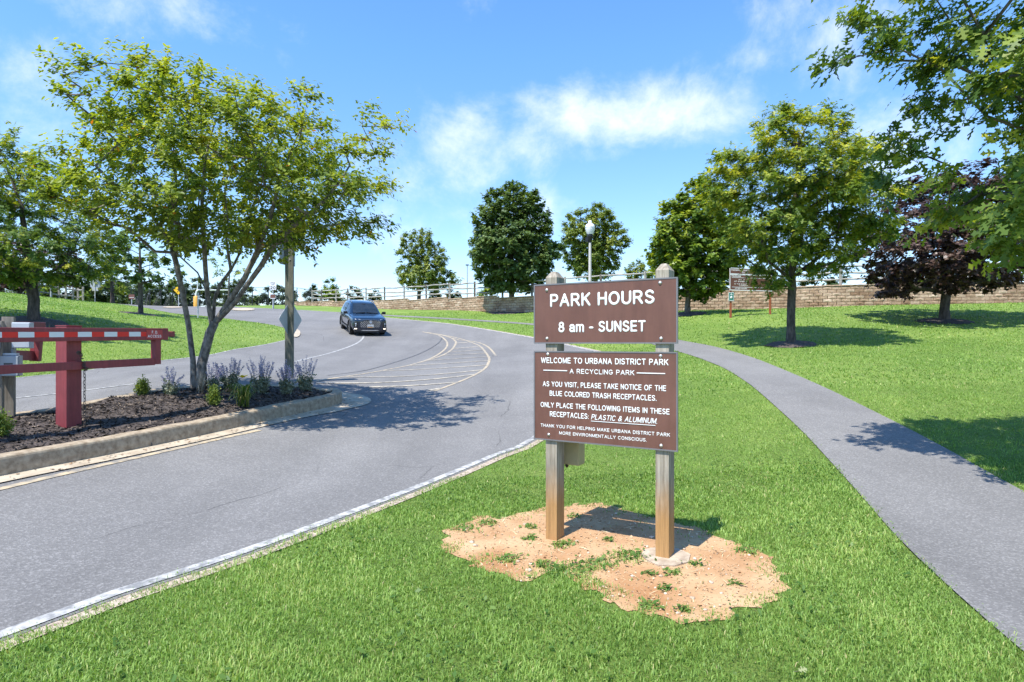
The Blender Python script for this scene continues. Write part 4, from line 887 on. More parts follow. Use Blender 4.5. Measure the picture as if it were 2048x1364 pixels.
# ------------------------------------------------------------------ planting on the island
MT['sage_stem'] = leaf_mat('sage_foliage', [(0, (.13, .155, .10)), (1, (.31, .34, .26))], .2, .6)
MT['sage_flower'] = leaf_mat('lavender_florets', [(0, (.24, .225, .31)), (1, (.50, .475, .58))], .3, .6, (1.1, 1.0, 1.3))
MT['lily_leaf'] = leaf_mat('lily_straps', [(0, (.05, .11, .02)), (.7, (.14, .20, .035)), (1, (.36, .33, .12))], .3, .4)
MT['lily_flower'] = leaf_mat('yellow_petals', [(0, (.75, .55, .01)), (1, (.85, .72, .03))], .3, .5, (1.1, 1.1, .5))
MT['feather'] = leaf_mat('feathery_foliage', [(0, (.07, .13, .02)), (1, (.23, .28, .05))], .3, .6)
MT['dry_stem'] = leaf_mat('dry_stems', [(0, (.20, .17, .12)), (1, (.50, .46, .38))], .1, .7)
def strip_mesh(name, lines, widths, tints, mat, root, org):
    V = []; Fq = []; T = []
    for ln, w, t in zip(lines, widths, tints):
        ln = np.array(ln); n = len(ln); d = np.gradient(ln, axis=0); s = np.cross(d, [0.3, 0.2, 1.0]); s /= np.linalg.norm(s, axis=1, keepdims=True)+1e-9
        ww = w*np.interp(np.linspace(0, 1, n), [0, .3, 1], [.8, 1, .12])[:, None]; b = len(V)
        for a, c in zip(ln-s*ww, ln+s*ww): V += [a, c]
        for i in range(n-1): Fq.append((b+2*i, b+2*i+1, b+2*i+3, b+2*i+2)); T.append(t)
    me = np_mesh(name, np.array(V)-np.array(org), [np.array(Fq)], np.array(T)); return link(name, me, MT[mat], root)
def blobs(name, P, size, tint, mat, root, org, rng, kind='diamond'):
    n = len(P); return link(name, leaves_mesh(name, np.array(P)-np.array(org), rng.normal(0, 1, (n, 3))+np.array([0, 0, .4]), rng.normal(0, 1, (n, 3)), size*rng.uniform(.6, 1.3, n), tint, kind), MT[mat], root)
def plant(kind, label, u, v, w_px, h_px, seed, n=14):
    rng = np.random.default_rng(seed); x, y = hitm(u, v); z = mz(x, y)-.01; org = (x, y, z); W = w_px/F*y/2; H = h_px/F*y
    if kind == 'sage':
        root = empty('sage_plant', org, label, 'plant', 'flowering plants on the traffic island'); L = []; FP = []; LP = []
        for i in range(n):
            a = rng.uniform(0, 6.28); r = rng.random()**.6; tx = x+math.cos(a)*W*r; ty = y+math.sin(a)*W*r*.8; hh = H*rng.uniform(.65, 1.0)*(1-.2*r)
            b = np.array([x+math.cos(a)*W*r*.3, y+math.sin(a)*W*r*.25, z]); t = np.array([tx, ty, z+hh]); ln = [b+(t-b)*s+np.array([0, 0, .08*H*math.sin(math.pi*s)]) for s in np.linspace(0, 1, 6)]; L.append(ln)
            for s in np.linspace(.05, .5, 12): q = b+(t-b)*s; LP += [q+rng.normal(0, .018, 3) for _ in range(3)]
            for s in np.linspace(.48, 1, 22): q = b+(t-b)*s+np.array([0, 0, .08*H*math.sin(math.pi*s)]); FP += [q+rng.normal(0, .013*(1.4-s), 3) for _ in range(3)]
        strip_mesh('stems', L, [.0035]*len(L), rng.uniform(.3, 1, len(L)), 'sage_stem', root, org)
        blobs('leaves', LP, .042, rng.random(len(LP)), 'sage_stem', root, org, rng); blobs('petals', FP, .019, rng.random(len(FP)), 'sage_flower', root, org, rng)
    elif kind == 'feather':
        root = empty('feathery_shrub', org, label, 'shrub'); L = []; T = []
        for i in range(n*9):
            a = rng.uniform(0, 6.28); e = rng.uniform(.25, 1.45); r = rng.uniform(.6, 1)
            t = np.array([x+math.cos(a)*math.cos(e)*W*r, y+math.sin(a)*math.cos(e)*W*r, z+math.sin(e)*H*r]); b = np.array([x, y, z]); L.append([b+(t-b)*s+rng.normal(0, .008, 3) for s in np.linspace(0.1, 1, 5)]); T.append(t)
        strip_mesh('stems', L, [.003]*len(L), rng.random(len(L)), 'feather', root, org)
        FP = [b+(t-b)*s+rng.normal(0, .02, 3) for t in T for b in [np.array([x, y, z])] for s in np.linspace(.35, 1, 12)]
        blobs('foliage', FP, .030, rng.random(len(FP)), 'feather', root, org, rng)
    elif kind == 'lily':
        root = empty('daylily', org, label, 'plant'); L = []; Wd = []
        for i in range(70):
            a = rng.uniform(0, 6.28); r = W*rng.uniform(.5, 1.1); hh = H*rng.uniform(.5, 1.0); b = np.array([x+rng.normal(0, .04), y+rng.normal(0, .04), z])
            L.append([b+np.array([math.cos(a)*r*s**1.3, math.sin(a)*r*s**1.3, hh*(1.9*s-1.55*s*s)]) for s in np.linspace(0, 1, 8)]); Wd.append(.011)
        strip_mesh('leaves', L, Wd, rng.random(70), 'lily_leaf', root, org)
        ft = np.array(px(485, 756, y)); strip_mesh('flower_stem', [[np.array([x, y, z])+(ft-np.array([x, y, z]))*s for s in np.linspace(0, 1, 5)]], [.006], [.3], 'lily_leaf', root, org)
        P = []; D = []; Nn = []
        for k in range(6):
            a = k*math.pi/3; P.append(ft); D.append((math.cos(a), math.sin(a), .55)); Nn.append((-.4*math.cos(a), -.4*math.sin(a), 1))
        link('flower', leaves_mesh('flower', np.array(P)-np.array(org), np.array(D, float), np.array(Nn, float), np.full(6, .115), rng.random(6), 'diamond'), MT['lily_flower'], root)
    else:
        root = empty('dry_grass_clump', org, label, 'plant'); L = []
        for i in range(60):
            a = rng.uniform(0, 6.28); r = W*rng.random(); hh = H*rng.uniform(.5, 1); b = np.array([x+rng.normal(0, .03), y+rng.normal(0, .03), z])
            L.append([b+np.array([math.cos(a)*r*s*s, math.sin(a)*r*s*s, hh*s]) for s in np.linspace(0, 1, 5)])
        strip_mesh('blades', L, [.005]*60, rng.random(60), 'dry_stem', root, org)
plant('feather', 'small yellow-green tufted shrub left of the island tree', 285, 790, 38, 40, 1)
plant('sage', 'lavender-flowered plant between the tufted shrub and the island tree', 338, 789, 62, 62, 2, 12)
plant('sage', 'lavender-flowered plant touching the right stem of the island tree', 425, 782, 44, 66, 3, 16)
plant('sage', 'wide lavender-flowered plant behind the yellow lily flower', 462, 777, 66, 68, 4, 26)
plant('sage', 'tall dense lavender-flowered plant midway between the lily and the wooden post', 520, 786, 54, 84, 5, 30)
plant('sage', 'lavender-flowered plant at the foot of the wooden post', 574, 787, 46, 70, 6, 24)
plant('sage', 'lavender-flowered plant right of the wooden post near the island tip', 612, 781, 54, 76, 7, 22)
plant('feather', 'feathery yellow-green shrub left of the lily', 428, 811, 34, 46, 8)
plant('lily', 'arching strap-leaved lily with one yellow flower', 486, 813, 80, 84, 9)
plant('dry', 'pale dry grass clump at the foot of the island tree', 402, 786, 40, 48, 10)
plant('feather', 'yellow-green shrub at the left border below the grey boxes', -4, 872, 62, 62, 11, 18)


# ------------------------------------------------------------------ lettering: rounded strokes, as routed into park signs
def _arc(cx, cy, rx, ry, a0, a1, n=12): return [(cx+rx*math.cos(math.radians(a0+(a1-a0)*k/n)), cy+ry*math.sin(math.radians(a0+(a1-a0)*k/n))) for k in range(n+1)]
GL = {
 'A': (.74, [[(0, 0), (.37, 1), (.74, 0)], [(.13, .34), (.61, .34)]]),
 'B': (.62, [[(.0, .54), (0, 1), (.33, 1)]+_arc(.33, .77, .25, .23, 90, -90)[1:]+[(0, .54)], [(0, .54), (0, 0), (.34, 0)]+_arc(.34, .27, .28, .27, -90, 90)[1:]]),
 'C': (.70, [_arc(.38, .5, .38, .5, 42, 318, 20)]),
 'D': (.66, [[(0, 0), (0, 1), (.26, 1)]+_arc(.26, .5, .40, .5, 90, -90, 16)[1:]+[(0, 0)]]),
 'E': (.56, [[(.56, 1), (0, 1), (0, 0), (.56, 0)], [(0, .52), (.50, .52)]]),
 'F': (.54, [[(.54, 1), (0, 1), (0, 0)], [(0, .52), (.46, .52)]]),
 'G': (.74, [_arc(.38, .5, .38, .5, 42, 350, 20)+[(.755, .46), (.42, .46)]]),
 'H': (.64, [[(0, 0), (0, 1)], [(.64, 0), (.64, 1)], [(0, .52), (.64, .52)]]),
 'I': (.0, [[(0, 0), (0, 1)]]),
 'J': (.46, [[(.46, 1), (.46, .25)]+_arc(.23, .25, .23, .25, 0, -180)[1:]]),
 'K': (.64, [[(0, 0), (0, 1)], [(.62, 1), (.0, .40)], [(.22, .61), (.64, 0)]]),
 'L': (.50, [[(0, 1), (0, 0), (.50, 0)]]),
 'M': (.78, [[(0, 0), (0, 1), (.39, .06), (.78, 1), (.78, 0)]]),
 'N': (.64, [[(0, 0), (0, 1), (.64, 0), (.64, 1)]]),
 'O': (.80, [_arc(.40, .5, .40, .5, 90, 450, 24)]),
 'P': (.60, [[(0, 0), (0, 1), (.33, 1)]+_arc(.33, .73, .27, .27, 90, -90)[1:]+[(0, .46)]]),
 'R': (.66, [[(0, 0), (0, 1), (.35, 1)]+_arc(.35, .74, .27, .26, 90, -90)[1:]+[(0, .48)], [(.34, .48), (.66, 0)]]),
 'S': (.62, [_arc(.31, .75, .28, .25, 25, 180, 10)+[(.10, .60), (.31, .51), (.52, .42)]+_arc(.31, .26, .31, .26, 10, -160, 12)]),
 'T': (.64, [[(0, 1), (.64, 1)], [(.32, 1), (.32, 0)]]),
 'U': (.66, [[(0, 1), (0, .32)]+_arc(.33, .32, .33, .32, 180, 360)[1:]+[(.66, 1)]]),
 'V': (.70, [[(0, 1), (.35, 0), (.70, 1)]]),
 'W': (1.0, [[(0, 1), (.25, 0), (.50, .95), (.75, 0), (1.0, 1)]]),
 'X': (.66, [[(0, 0), (.66, 1)], [(0, 1), (.66, 0)]]),
 'Y': (.68, [[(0, 1), (.34, .46), (.68, 1)], [(.34, .46), (.34, 0)]]),
 '8': (.58, [_arc(.29, .765, .24, .235, -90, 270, 18), _arc(.29, .265, .29, .265, 90, 450, 18)]),
 '2': (.60, [_arc(.30, .71, .29, .29, 165, -35, 12)+[(.0, .0), (.60, 0)]]),
 '0': (.60, [_arc(.30, .5, .30, .5, 90, 450, 24)]),
 'a': (.52, [_arc(.25, .50, .24, .22, 160, 20, 8)+[(.49, .44), (.49, .10), (.54, .0)], _arc(.24, .20, .24, .20, 60, 330, 12)+[(.47, .16)], [(.36, .38), (.49, .43)]]),
 'm': (.84, [[(0, 0), (0, .70)], [(0, .45)]+_arc(.21, .50, .21, .21, 170, 0, 8)+[(.42, 0)], [(.42, .45)]+_arc(.63, .50, .21, .21, 170, 0, 8)+[(.84, 0)]]),
 '-': (.32, [[(0, .40), (.32, .40)]]), '.': (.0, [[(0, .02), (0, .03)]]), ',': (.04, [[(.04, .05), (0, -.14)]]), ':': (.0, [[(0, .02), (0, .03)], [(0, .58), (0, .59)]]), "'": (.0, [[(0, .8), (0, 1)]]),
 '&': (.74, [[(.72, 0), (.20, .66)]+_arc(.35, .80, .19, .19, 215, -50, 12)+[(.10, .40)]+_arc(.26, .24, .25, .24, 140, 300, 10)+[(.58, .22), (.70, .45)]]),
}
def put_text(mb, s, frame, x0, x1, zb, zt, lift=0.001, shear=0.0, weight=.15, gap=.24, space=.52, fl=.25):
    """words between x0..x1, baseline zb, cap height zt on a panel given by frame(x, z, out) -> point"""
    h = zt-zb; L = 0; pos = []
    for c in s:
        if c == ' ': L += space; continue
        pos.append((c, L)); L += GL[c][0]+weight+gap*.62
    L -= gap*.62; w = weight; sx = (x1-x0)/L/h; r = w/2
    for (c, p) in pos:
        for ln in GL[c][1]:
            P = [(x0+((p+r+a)*sx+shear*b)*h-shear*h*.4*0, zb+(r+b*(1-w))*h) for a, b in ln]; runs = [[P[0]]]
            for i in range(1, len(P)):
                runs[-1].append(P[i])
                if i < len(P)-1:
                    a = Vector((P[i][0]-P[i-1][0], P[i][1]-P[i-1][1])); b = Vector((P[i+1][0]-P[i][0], P[i+1][1]-P[i][1]))
                    if a.length > 0 and b.length > 0 and abs(a.angle(b)) > .75: runs.append([P[i]])
            for q in runs:
                R = r*h; a = Vector((*q[0], 0)); b = Vector((*q[-1], 0)); d0 = (Vector((*q[1], 0))-a).normalized(); d1 = (b-Vector((*q[-2], 0))).normalized()
                pts = [a-d0*R*.98, a-d0*R*.7]+[Vector((*t, 0)) for t in q]+[b+d1*R*.7, b+d1*R*.98]; rad = [R*.18, R*.7]+[R]*len(q)+[R*.7, R*.18]
                t = MB(); t.tube([Vector((p_.x, 0, p_.y)) for p_ in pts], rad, 8, 0, cap=True, smooth=False)
                mb.add([frame(v.x, v.z, max(0, -v.y)*fl+lift) for v in t.v], t.f, 0, True)
def tilt(d):                                             # rotation about z so that local x runs along d
    return math.atan2(d[1], d[0])

# ------------------------------------------------------------------ the park sign
SL = Vector(px(1072, 686, 5.367)); SR = Vector(px(1355, 686, 5.367/1.133)); SD = (SR-SL); SW = SD.length; SD.normalize(); SN = Vector((SD.y, -SD.x, 0))    # SN faces the viewer
s_mid = (SL+SR)/2; s_g = gz(s_mid.x, s_mid.y)
sign = empty('park_sign', (s_mid.x, s_mid.y, s_g), 'large brown park sign with two lettered panels on weathered timber posts', 'sign', rz=tilt(SD))
def on_sign(u, v):
    """pixel -> (x along the sign from its middle, z above its root)"""
    d = Vector(((u-CX)/F, 1, (HV-v)/F)); o = Vector((0, 0, EYE)); t = (s_mid-o).dot(SN)/d.dot(SN); p = o+d*t
    return (p-s_mid).dot(SD), p.z-s_g
# local frame: x along the sign, -y towards the viewer
def sign_part(name, mb, m): return mb.build(name, m, sign)
up_t = on_sign(1072, 571)[1]; up_t2 = on_sign(1355, 556)[1]; up_b = on_sign(1200, 686)[1]; lo_t = on_sign(1200, 704)[1]; lo_b = (on_sign(1074, 876)[1]+on_sign(1355, 902)[1])/2
up_t = (up_t+up_t2)/2; hw = SW/2
BD = 0.13                                               # panels stand this far in front of the post centres
for (zb, zt, lines, bolts) in ((up_b, up_t, [("PARK HOURS", (1103, 615), (1311, 608), (1103, 589), (1311, 579), 0, .19), ("8 am - SUNSET", (1119.7, 665.5), (1293, 663.5), (1119.7, 643.5), (1293, 641), 0, .19)], [(1096, 580.5), (1322, 566), (1096.5, 677), (1324, 677)]),
                               (lo_b, lo_t, [("WELCOME TO URBANA DISTRICT PARK", (1084.7, 726), (1338.5, 731), (1084.7, 714.5), (1338.5, 718), 0, .17), ("A RECYCLING PARK", (1141.8, 747), (1270.8, 750.5), (1141.8, 737), (1270.8, 740.5), 0, .16),
                                             ("AS YOU VISIT, PLEASE TAKE NOTICE OF THE", (1088.3, 771.8), (1334, 782.7), (1088.3, 761.6), (1334, 771), 0, .165), ("BLUE COLORED TRASH RECEPTACLES.", (1102, 791), (1315, 802), (1102, 780.6), (1315, 790.4), 0, .165),
                                             ("ONLY PLACE THE FOLLOWING ITEMS IN THESE", (1084, 813), (1341, 829.5), (1084, 802.6), (1341, 818), 0, .165), ("RECEPTACLES:", (1102.4, 832.8), (1179.6, 837.5), (1102.4, 822), (1179.6, 826.5), 0, .165), ("PLASTIC & ALUMINUM.", (1184.6, 838), (1316, 847.8), (1184.6, 827.3), (1316, 836.4), .2, .15),
                                             ("THANK YOU FOR HELPING MAKE URBANA DISTRICT PARK", (1084, 852), (1342, 873.8), (1084, 845), (1342, 866.8), 0, .165), ("MORE ENVIRONMENTALLY CONSCIOUS.", (1120.9, 868), (1295.4, 883), (1120.9, 861.5), (1295.4, 876), 0, .165)],
                               [(1098, 708.5), (1323, 712), (1100, 868.5), (1324, 890.5)])):
    mb = MB(); mb.box((0, -.0175, (zb+zt)/2), (SW, .011, zt-zb), None, 0, .002); pan = sign_part('panel', mb, MT['brown'])
    mb = MB(); e = .011
    for (a, b) in (((-hw-.003, zt), (hw+.003, zt)), ((-hw-.003, zb), (hw+.003, zb))): mb.box(((a[0]+b[0])/2, -.0175, a[1]), (b[0]-a[0]+e, .0165, e))
    for x in (-hw-.003, hw+.003): mb.box((x, -.0175, (zb+zt)/2), (e, .0165, zt-zb-e))
    mb.build('edge_trim', MT['sign_edge'], pan)
    mb = MB(); fr = lambda x, z, o: Vector((x, -.0235-o, z))
    for (s, bl, br, tl, tr, sh, bo) in lines:
        (x0, z0), (x1, z1), (_, t0), (_, t1) = on_sign(*bl), on_sign(*br), on_sign(*tl), on_sign(*tr); put_text(mb, s, fr, x0, x1, (z0+z1)/2, (t0+t1)/2, .0005, sh, bo)
    if zb == lo_b:
        for (a, b) in (((1089.6, 740), (1137, 741.2)), ((1275.7, 745.4), (1332.3, 747))):
            (x0, z0), (x1, z1) = on_sign(*a), on_sign(*b); mb.box(((x0+x1)/2, -.0255, (z0+z1)/2), (x1-x0, .002, .0075))
        (x0, z0), (x1, z1) = on_sign(1184.6, 841), on_sign(1313, 850.6); mb.box(((x0+x1)/2, -.0255, (z0+z1)/2), (x1-x0, .002, .0045))
    mb.build('lettering', MT['letter'], pan)
    for (u, v) in bolts:
        x, z = on_sign(u, v); mb = MB(); mb.lathe((x, -.0235, z), [(.014, 0), (.014, .003), (.0105, .004), (.009, .008), (.003, .0095)], 12, 0, (0, -1, 0)); mb.build('bolt', MT['bolt'], pan)
for (u, vt) in ((1103.5, 545), (1325, 529)):
    x, _ = on_sign(u, 900); zt = on_sign(u, vt)[1]; h = zt+.012; mb = MB(); w = .052; dpt = .070; cy = dpt-.0088
    gl = gz(*(Vector((s_mid.x, s_mid.y))+Vector((SD.x, SD.y))*x))-s_g-.3
    bx_ = [(-w, -dpt), (w, -dpt), (w, dpt), (-w, dpt)]; r = .006
    def rim(k, z): return [(x+sx*(w*k-r*(1-0)) if False else x+sx*w*k, cy+sy*dpt*k, z) for sx, sy in ((-1, -1), (1, -1), (1, 1), (-1, 1))]
    R0 = rim(1, gl); R1 = rim(1, h-.055); R2 = rim(.96, h-.05); R3 = rim(.42, h-.004); R4 = rim(.25, h)
    vs = R0+R1+R2+R3+R4; fs = [(k*4+i, k*4+(i+1) % 4, k*4+4+(i+1) % 4, k*4+4+i) for k in range(4) for i in range(4)]+[(16, 17, 18, 19)]
    mb.add(vs, fs); po = sign_part('post', mb, MT['post_wood'])
x, z = on_sign(1325, 1118); mb = MB()
fx = [(x-.16, -.03), (x-.07, -.12), (x+.02, -.17), (x+.13, -.12), (x+.20, .0), (x+.17, .16), (x+.05, .24), (x-.10, .2), (x-.18, .1)]
gf = lambda a, b: gz(*(Vector((s_mid.x, s_mid.y))+Vector((SD.x, SD.y))*a-Vector((SN.x, SN.y))*b))-s_g
mb.prism([(a, b, gf(a, b)+.004) for a, b in fx], (0, 0, .014)); sign_part('concrete_footing', mb, speck('pale_footing', (.30, .23, .165), (.50, .41, .31), 12, .95, bmp=.6))
# box fixed behind the left post
xl, _ = on_sign(1103.5, 900); (xa, zt_), (xb, zb_) = on_sign(1133, 880), on_sign(1158, 928)
mb = MB(); mb.box((xl+.085, .26, (zb_+.29)), (.15, .13, .70), None, 0, .01); bx_o = sign_part('leaflet_box', mb, MT['tan'])
mb = MB(); mb.lathe((xl+.04, .21, zb_-.055), [(.016, 0), (.016, -.02), (.008, -.03)], 10); mb.build('lock', MT['black'], bx_o)
mb = MB(); mb.box((xl+.02, .17, zb_+.3), (.04, .06, .06)); mb.build('bracket', MT['dark_grey'], bx_o)

# ------------------------------------------------------------------ the red barrier gate
def gate():
    A = Vector(px(-330, 682, 5.55)); PB = Vector(hitm(137, 860)).to_3d(); E = Vector(px(334, 680, 9.2)); W_ = Vector(px(0, 680, 7.1))
    d = Vector((E.x-W_.x, E.y-W_.y, 0)).normalized(); n = Vector((d.y, -d.x, 0))             # n towards the road and viewer
    py = 8.35; pc = Vector(px(137.5, 860, py)); pc.z = mz(pc.x, pc.y); root = empty('barrier_gate', tuple(pc), 'dark red steel barrier gate with red and white striped arm on the island', 'gate', rz=tilt(d))
    h = EYE+(HV-651.5)/F*py-pc.z; s = .205
    mb = MB(); mb.box((0, 0, h/2-.1), (s, s, h+.2), None, 0, .006); mb.box((0, 0, h-.002), (s+.012, s+.012, .012), None, 0, .003); post = mb.build('post', MT['red'], root)
    mb = MB(); 
    for q in (-1, 1): mb.box((q*.06, -.04, .006), (.10, .2, .012))
    # distances along the arm from the post, matched to the arm's ends
    def along(u, off=-.20):                                             # where a sight line crosses the arm's front face
        dd = Vector(((u-CX)/F, 1)); o = Vector((pc.x, pc.y))+Vector((n.x, n.y))*(-off); M2 = Matrix(((dd.x, -d.x), (dd.y, -d.y))); t = M2.inverted() @ o; return t[1], t[0]
    xe, ye = along(334.5); z_of = lambda v, y: EYE+(HV-v)/F*y-pc.z
    zt = z_of(656.5, ye); zb = z_of(679.5, ye); hh = zt-zb; x0 = -3.6; yb = -(.5*s+.0615)
    TL = .0178; dz = lambda x: -TL*(xe-x)
    mb = MB(); mb.bar((x0, yb, (zt+zb)/2+dz(x0)), (xe, yb, (zt+zb)/2), .12, hh, 0, (0, 0, 1), .008); arm = mb.build('arm', MT['red'], root)
    mr = MB(); mw = MB(); us = [-33.7, 1, 33.5, 66, 95.5, 125.5, 153, 181, 206, 232, 255.5, 279, 292]; zz0 = zb+hh*.31; zz1 = zb+hh*.69
    xs = [along(u)[0] for u in us]; xs = [x0+.02, x0+.3]+[x0+.3+i*.24 for i in range(1, 20) if x0+.3+i*.24 < xs[0]-.1]+xs; 
    par = 0 if (len(xs)-len(us)) % 2 == 0 else 1
    for i in range(len(xs)-1):
        (mr if (i+par) % 2 == 1 else mw).bar((xs[i], yb-.0612, (zz0+zz1)/2+dz(xs[i])), (xs[i+1]-.001, yb-.0612, (zz0+zz1)/2+dz(xs[i+1])), .002, zz1-zz0)
    mr.build('red_stripe', MT['tape_red'], arm); mw.build('white_stripe', MT['tape_white'], arm)
    xa = along(290)[0]; xb = along(322)[0]; za = z_of(677.5, ye); zc = z_of(660.5, ye)
    mb = MB(); mb.box(((xa+xb)/2, yb-.0635, (za+zc)/2), (xb-xa, .003, zc-za)); pl = mb.build('access_plate', paint('red_plate', (.42, .045, .045), .4, .05), arm)
    mb = MB(); fr = lambda x, z, o: Vector((x, yb-.0652-o, z)); w = xb-xa; hz = zc-za
    put_text(mb, "F. D.", fr, xa+w*.33, xa+w*.70, za+hz*.58, za+hz*.90, .0004, 0, .17); put_text(mb, "ACCESS", fr, xa+w*.08, xa+w*.93, za+hz*.12, za+hz*.44, .0004, 0, .17); mb.build('lettering', MT['letter'], pl)
    mb = MB(); mb.box((xe+.07, yb, (zt+zb)/2+.0), (.14, .07, .06)); mb.box((xe+.115, yb, (zt+zb)/2), (.05, .074, .085), None, 0, .004); mb.build('latch', MT['red'], arm)
    # end strut and lower arm
    xs1 = along(315.5)[0]; zl = z_of(728, ye-.1); zl1 = z_of(717.5, ye-.1); lh = zl1-zl
    mb = MB(); mb.box((xs1, yb, (zb+zl)/2-.001), (.10, .09, zb-zl-.002)); mb.build('end_strut', MT['red'], root)
    mb = MB(); mb.bar((x0, yb, (zl+zl1)/2+dz(x0)), (xs1-.051, yb, (zl+zl1)/2), .085, .105, 0, (0, 0, 1), .005); mb.build('lower_arm', MT['red'], root)
    # padlocked chain hanging from the lower arm
    xc = along(167)[0]; mb = MB(); zz = zl1+.02; 
    def linkm(c, rx, rz, R): 
        pts = [Vector(c)+R @ Vector((rx*math.cos(t), 0, rz*math.sin(t))) for t in np.linspace(0, 2*math.pi, 13)]; mb.tube(pts, .0045, 5, cap=False)
    k = 0; z = zl+.02
    while z > -.02+0.02:
        linkm((xc+.004*math.sin(k*2.1), yb-.055, z), .013, .028, Matrix.Rotation((k % 2)*math.pi/2+.2, 3, 'Z')); z -= .046; k += 1
    for j in range(16):
        t = j/15; linkm((xc-.10+.13*t+.01*math.sin(j*3), yb-.062-.01*math.cos(j*5), zl1+.11-.20*t+.05*math.sin(t*6)), .015, .024, Matrix.Rotation(j*.9, 3, 'Z') @ Matrix.Rotation(j*.7, 3, 'X'))
    mb.build('chain', MT['chain'], root)
gate()
def second_gate():
    y = 9.9; g = Vector(px(40, 720, y)); g.z = mz(g.x, g.y); root = empty('raised_gate_end', tuple(g), 'dark red gate frame end behind the grey boxes', 'gate'); L = lambda u, v, yy=y: Vector(px(u, v, yy))-g
    mb = MB(); mb.bar(L(-40, 657, y-1.4), L(82, 657, y+.1), .14, .20, 0, (0, 0, 1), .006); mb.build('arm', MT['red'], root)
    a, b = L(75, 669.5, y+.02), L(70.5, 722, y+.02); mb = MB(); mb.bar(a, b, .10, .13, 0, (1, .2, 0), .004); mb.build('end_strut', MT['red'], root)
    mb = MB(); mb.bar(L(-40, 709, y-1.4), L(64.5, 711.5, y), .09, .15, 0, (0, 0, 1), .005); mb.build('lower_arm', MT['red'], root)
    mb = MB(); mb.box(L(0, 740, y-.5)+Vector((0, 0, -.1)), (.15, .15, 1.6), None, 0, .005); mb.build('post', MT['red'], root)
second_gate()
def box_post(): 
    y = 9.0; x = (17.5-CX)/F*y; g = Vector((x, y, mz(x, y))); root = empty('meter_post', tuple(g), 'grey timber post with grey electrical boxes and conduits beside the gate', 'utility post'); Z = lambda v, yy=y: EYE+(HV-v)/F*yy-g.z
    X = lambda u, yy=y: (u-CX)/F*yy-g.x
    R = Matrix.Rotation(.5, 3, 'Z'); h = Z(634)
    mb = MB(); mb.box((0, 0, h/2-.1), (.14, .14, h+.2), R, 0, .004); mb.build('post', MT['grey_wood'], root)
    def enc(u0, u1, v0, v1, yy, m, label=None):
        w = (u1-u0)/F*yy; hh = (v1-v0)/F*yy; c = Vector((X((u0+u1)/2, yy), yy-y, (Z(v0, yy)+Z(v1, yy))/2)); RR = Matrix.Rotation(.35, 3, 'Z'); wd = w*.80
        mb = MB(); mb.box(c, (wd, .15, hh), RR, 0, .008); e = mb.build('enclosure', MT[m], root)
        mb = MB(); mb.box(c+RR @ Vector((0, -.086, 0)), (wd*.96, .02, hh*.95), RR, 0, .006); mb.build('door', MT[m], e); return e, c, RR, wd, hh
    e, c, R1, w, hh = enc(27, 65, 645, 696.5, y-.12, 'grey_box_light')
    e2, c2, R2, w2, h2 = enc(2, 42.5, 711, 752, y-.22, 'grey_box')
    mb = MB(); mb.box(c2+R2 @ Vector((.0, -.099, .02)), (w2*.45, .006, .045), R2); mb.build('meter_plate', MT['dark_grey'], e2)
    mb = MB(); mb.box(c2+R2 @ Vector((.0, -.099, -.05)), (w2*.5, .006, .02), R2); mb.build('label_strip', MT['white_sign'], e2)
    mb = MB(); mb.box((c2.x, c2.y, c2.z+h2/2+.02), (.16, .12, .03), R2, 0, .004); mb.build('cap', MT['grey_box_light'], e2)
    mb = MB(); mb.tube([(X(22), -.24, Z(752)), (X(21.5), -.24, Z(790)), (X(21), -.24, -.1)], .026, 10); mb.tube([(X(21.5), -.24, Z(792)), (X(21.5), -.24, Z(797))], .034, 10); mb.build('conduit', MT['conduit'], root)
    mb = MB(); mb.tube([(X(33), -.05, Z(697)), (X(33), -.05, Z(712))], .03, 10); mb.build('conduit', MT['conduit'], root)
    mb = MB(); mb.tube([(X(47), -.1, Z(714)), (X(45), -.12, Z(725)), (X(43), -.15, Z(728))], .018, 8); mb.build('fitting', MT['bolt'], root)
    # second post with its pale box at the picture's edge
    y2 = 8.7; x2 = (-7-CX)/F*y2; g2 = Vector((x2, y2, mz(x2, y2))); r2 = empty('meter_post', tuple(g2), 'timber post with pale box and conduit at the left border', 'utility post')
    mb = MB(); mb.box((0, .0, .6), (.15, .15, 1.5), R, 0, .004); mb.build('post', MT['grey_wood'], r2)
    z0 = EYE+(HV-697)/F*y2-g2.z; z1 = EYE+(HV-648)/F*y2-g2.z; mb = MB(); mb.box((.02, -.12, (z0+z1)/2), (.19, .14, z1-z0), R, 0, .008); mb.build('enclosure', MT['grey_box_light'], r2)
    mb = MB(); mb.tube([(.05, -.13, z0), (.055, -.13, .4), (.07, -.13, -.1)], .028, 10); mb.build('conduit', MT['conduit'], r2)
box_post()

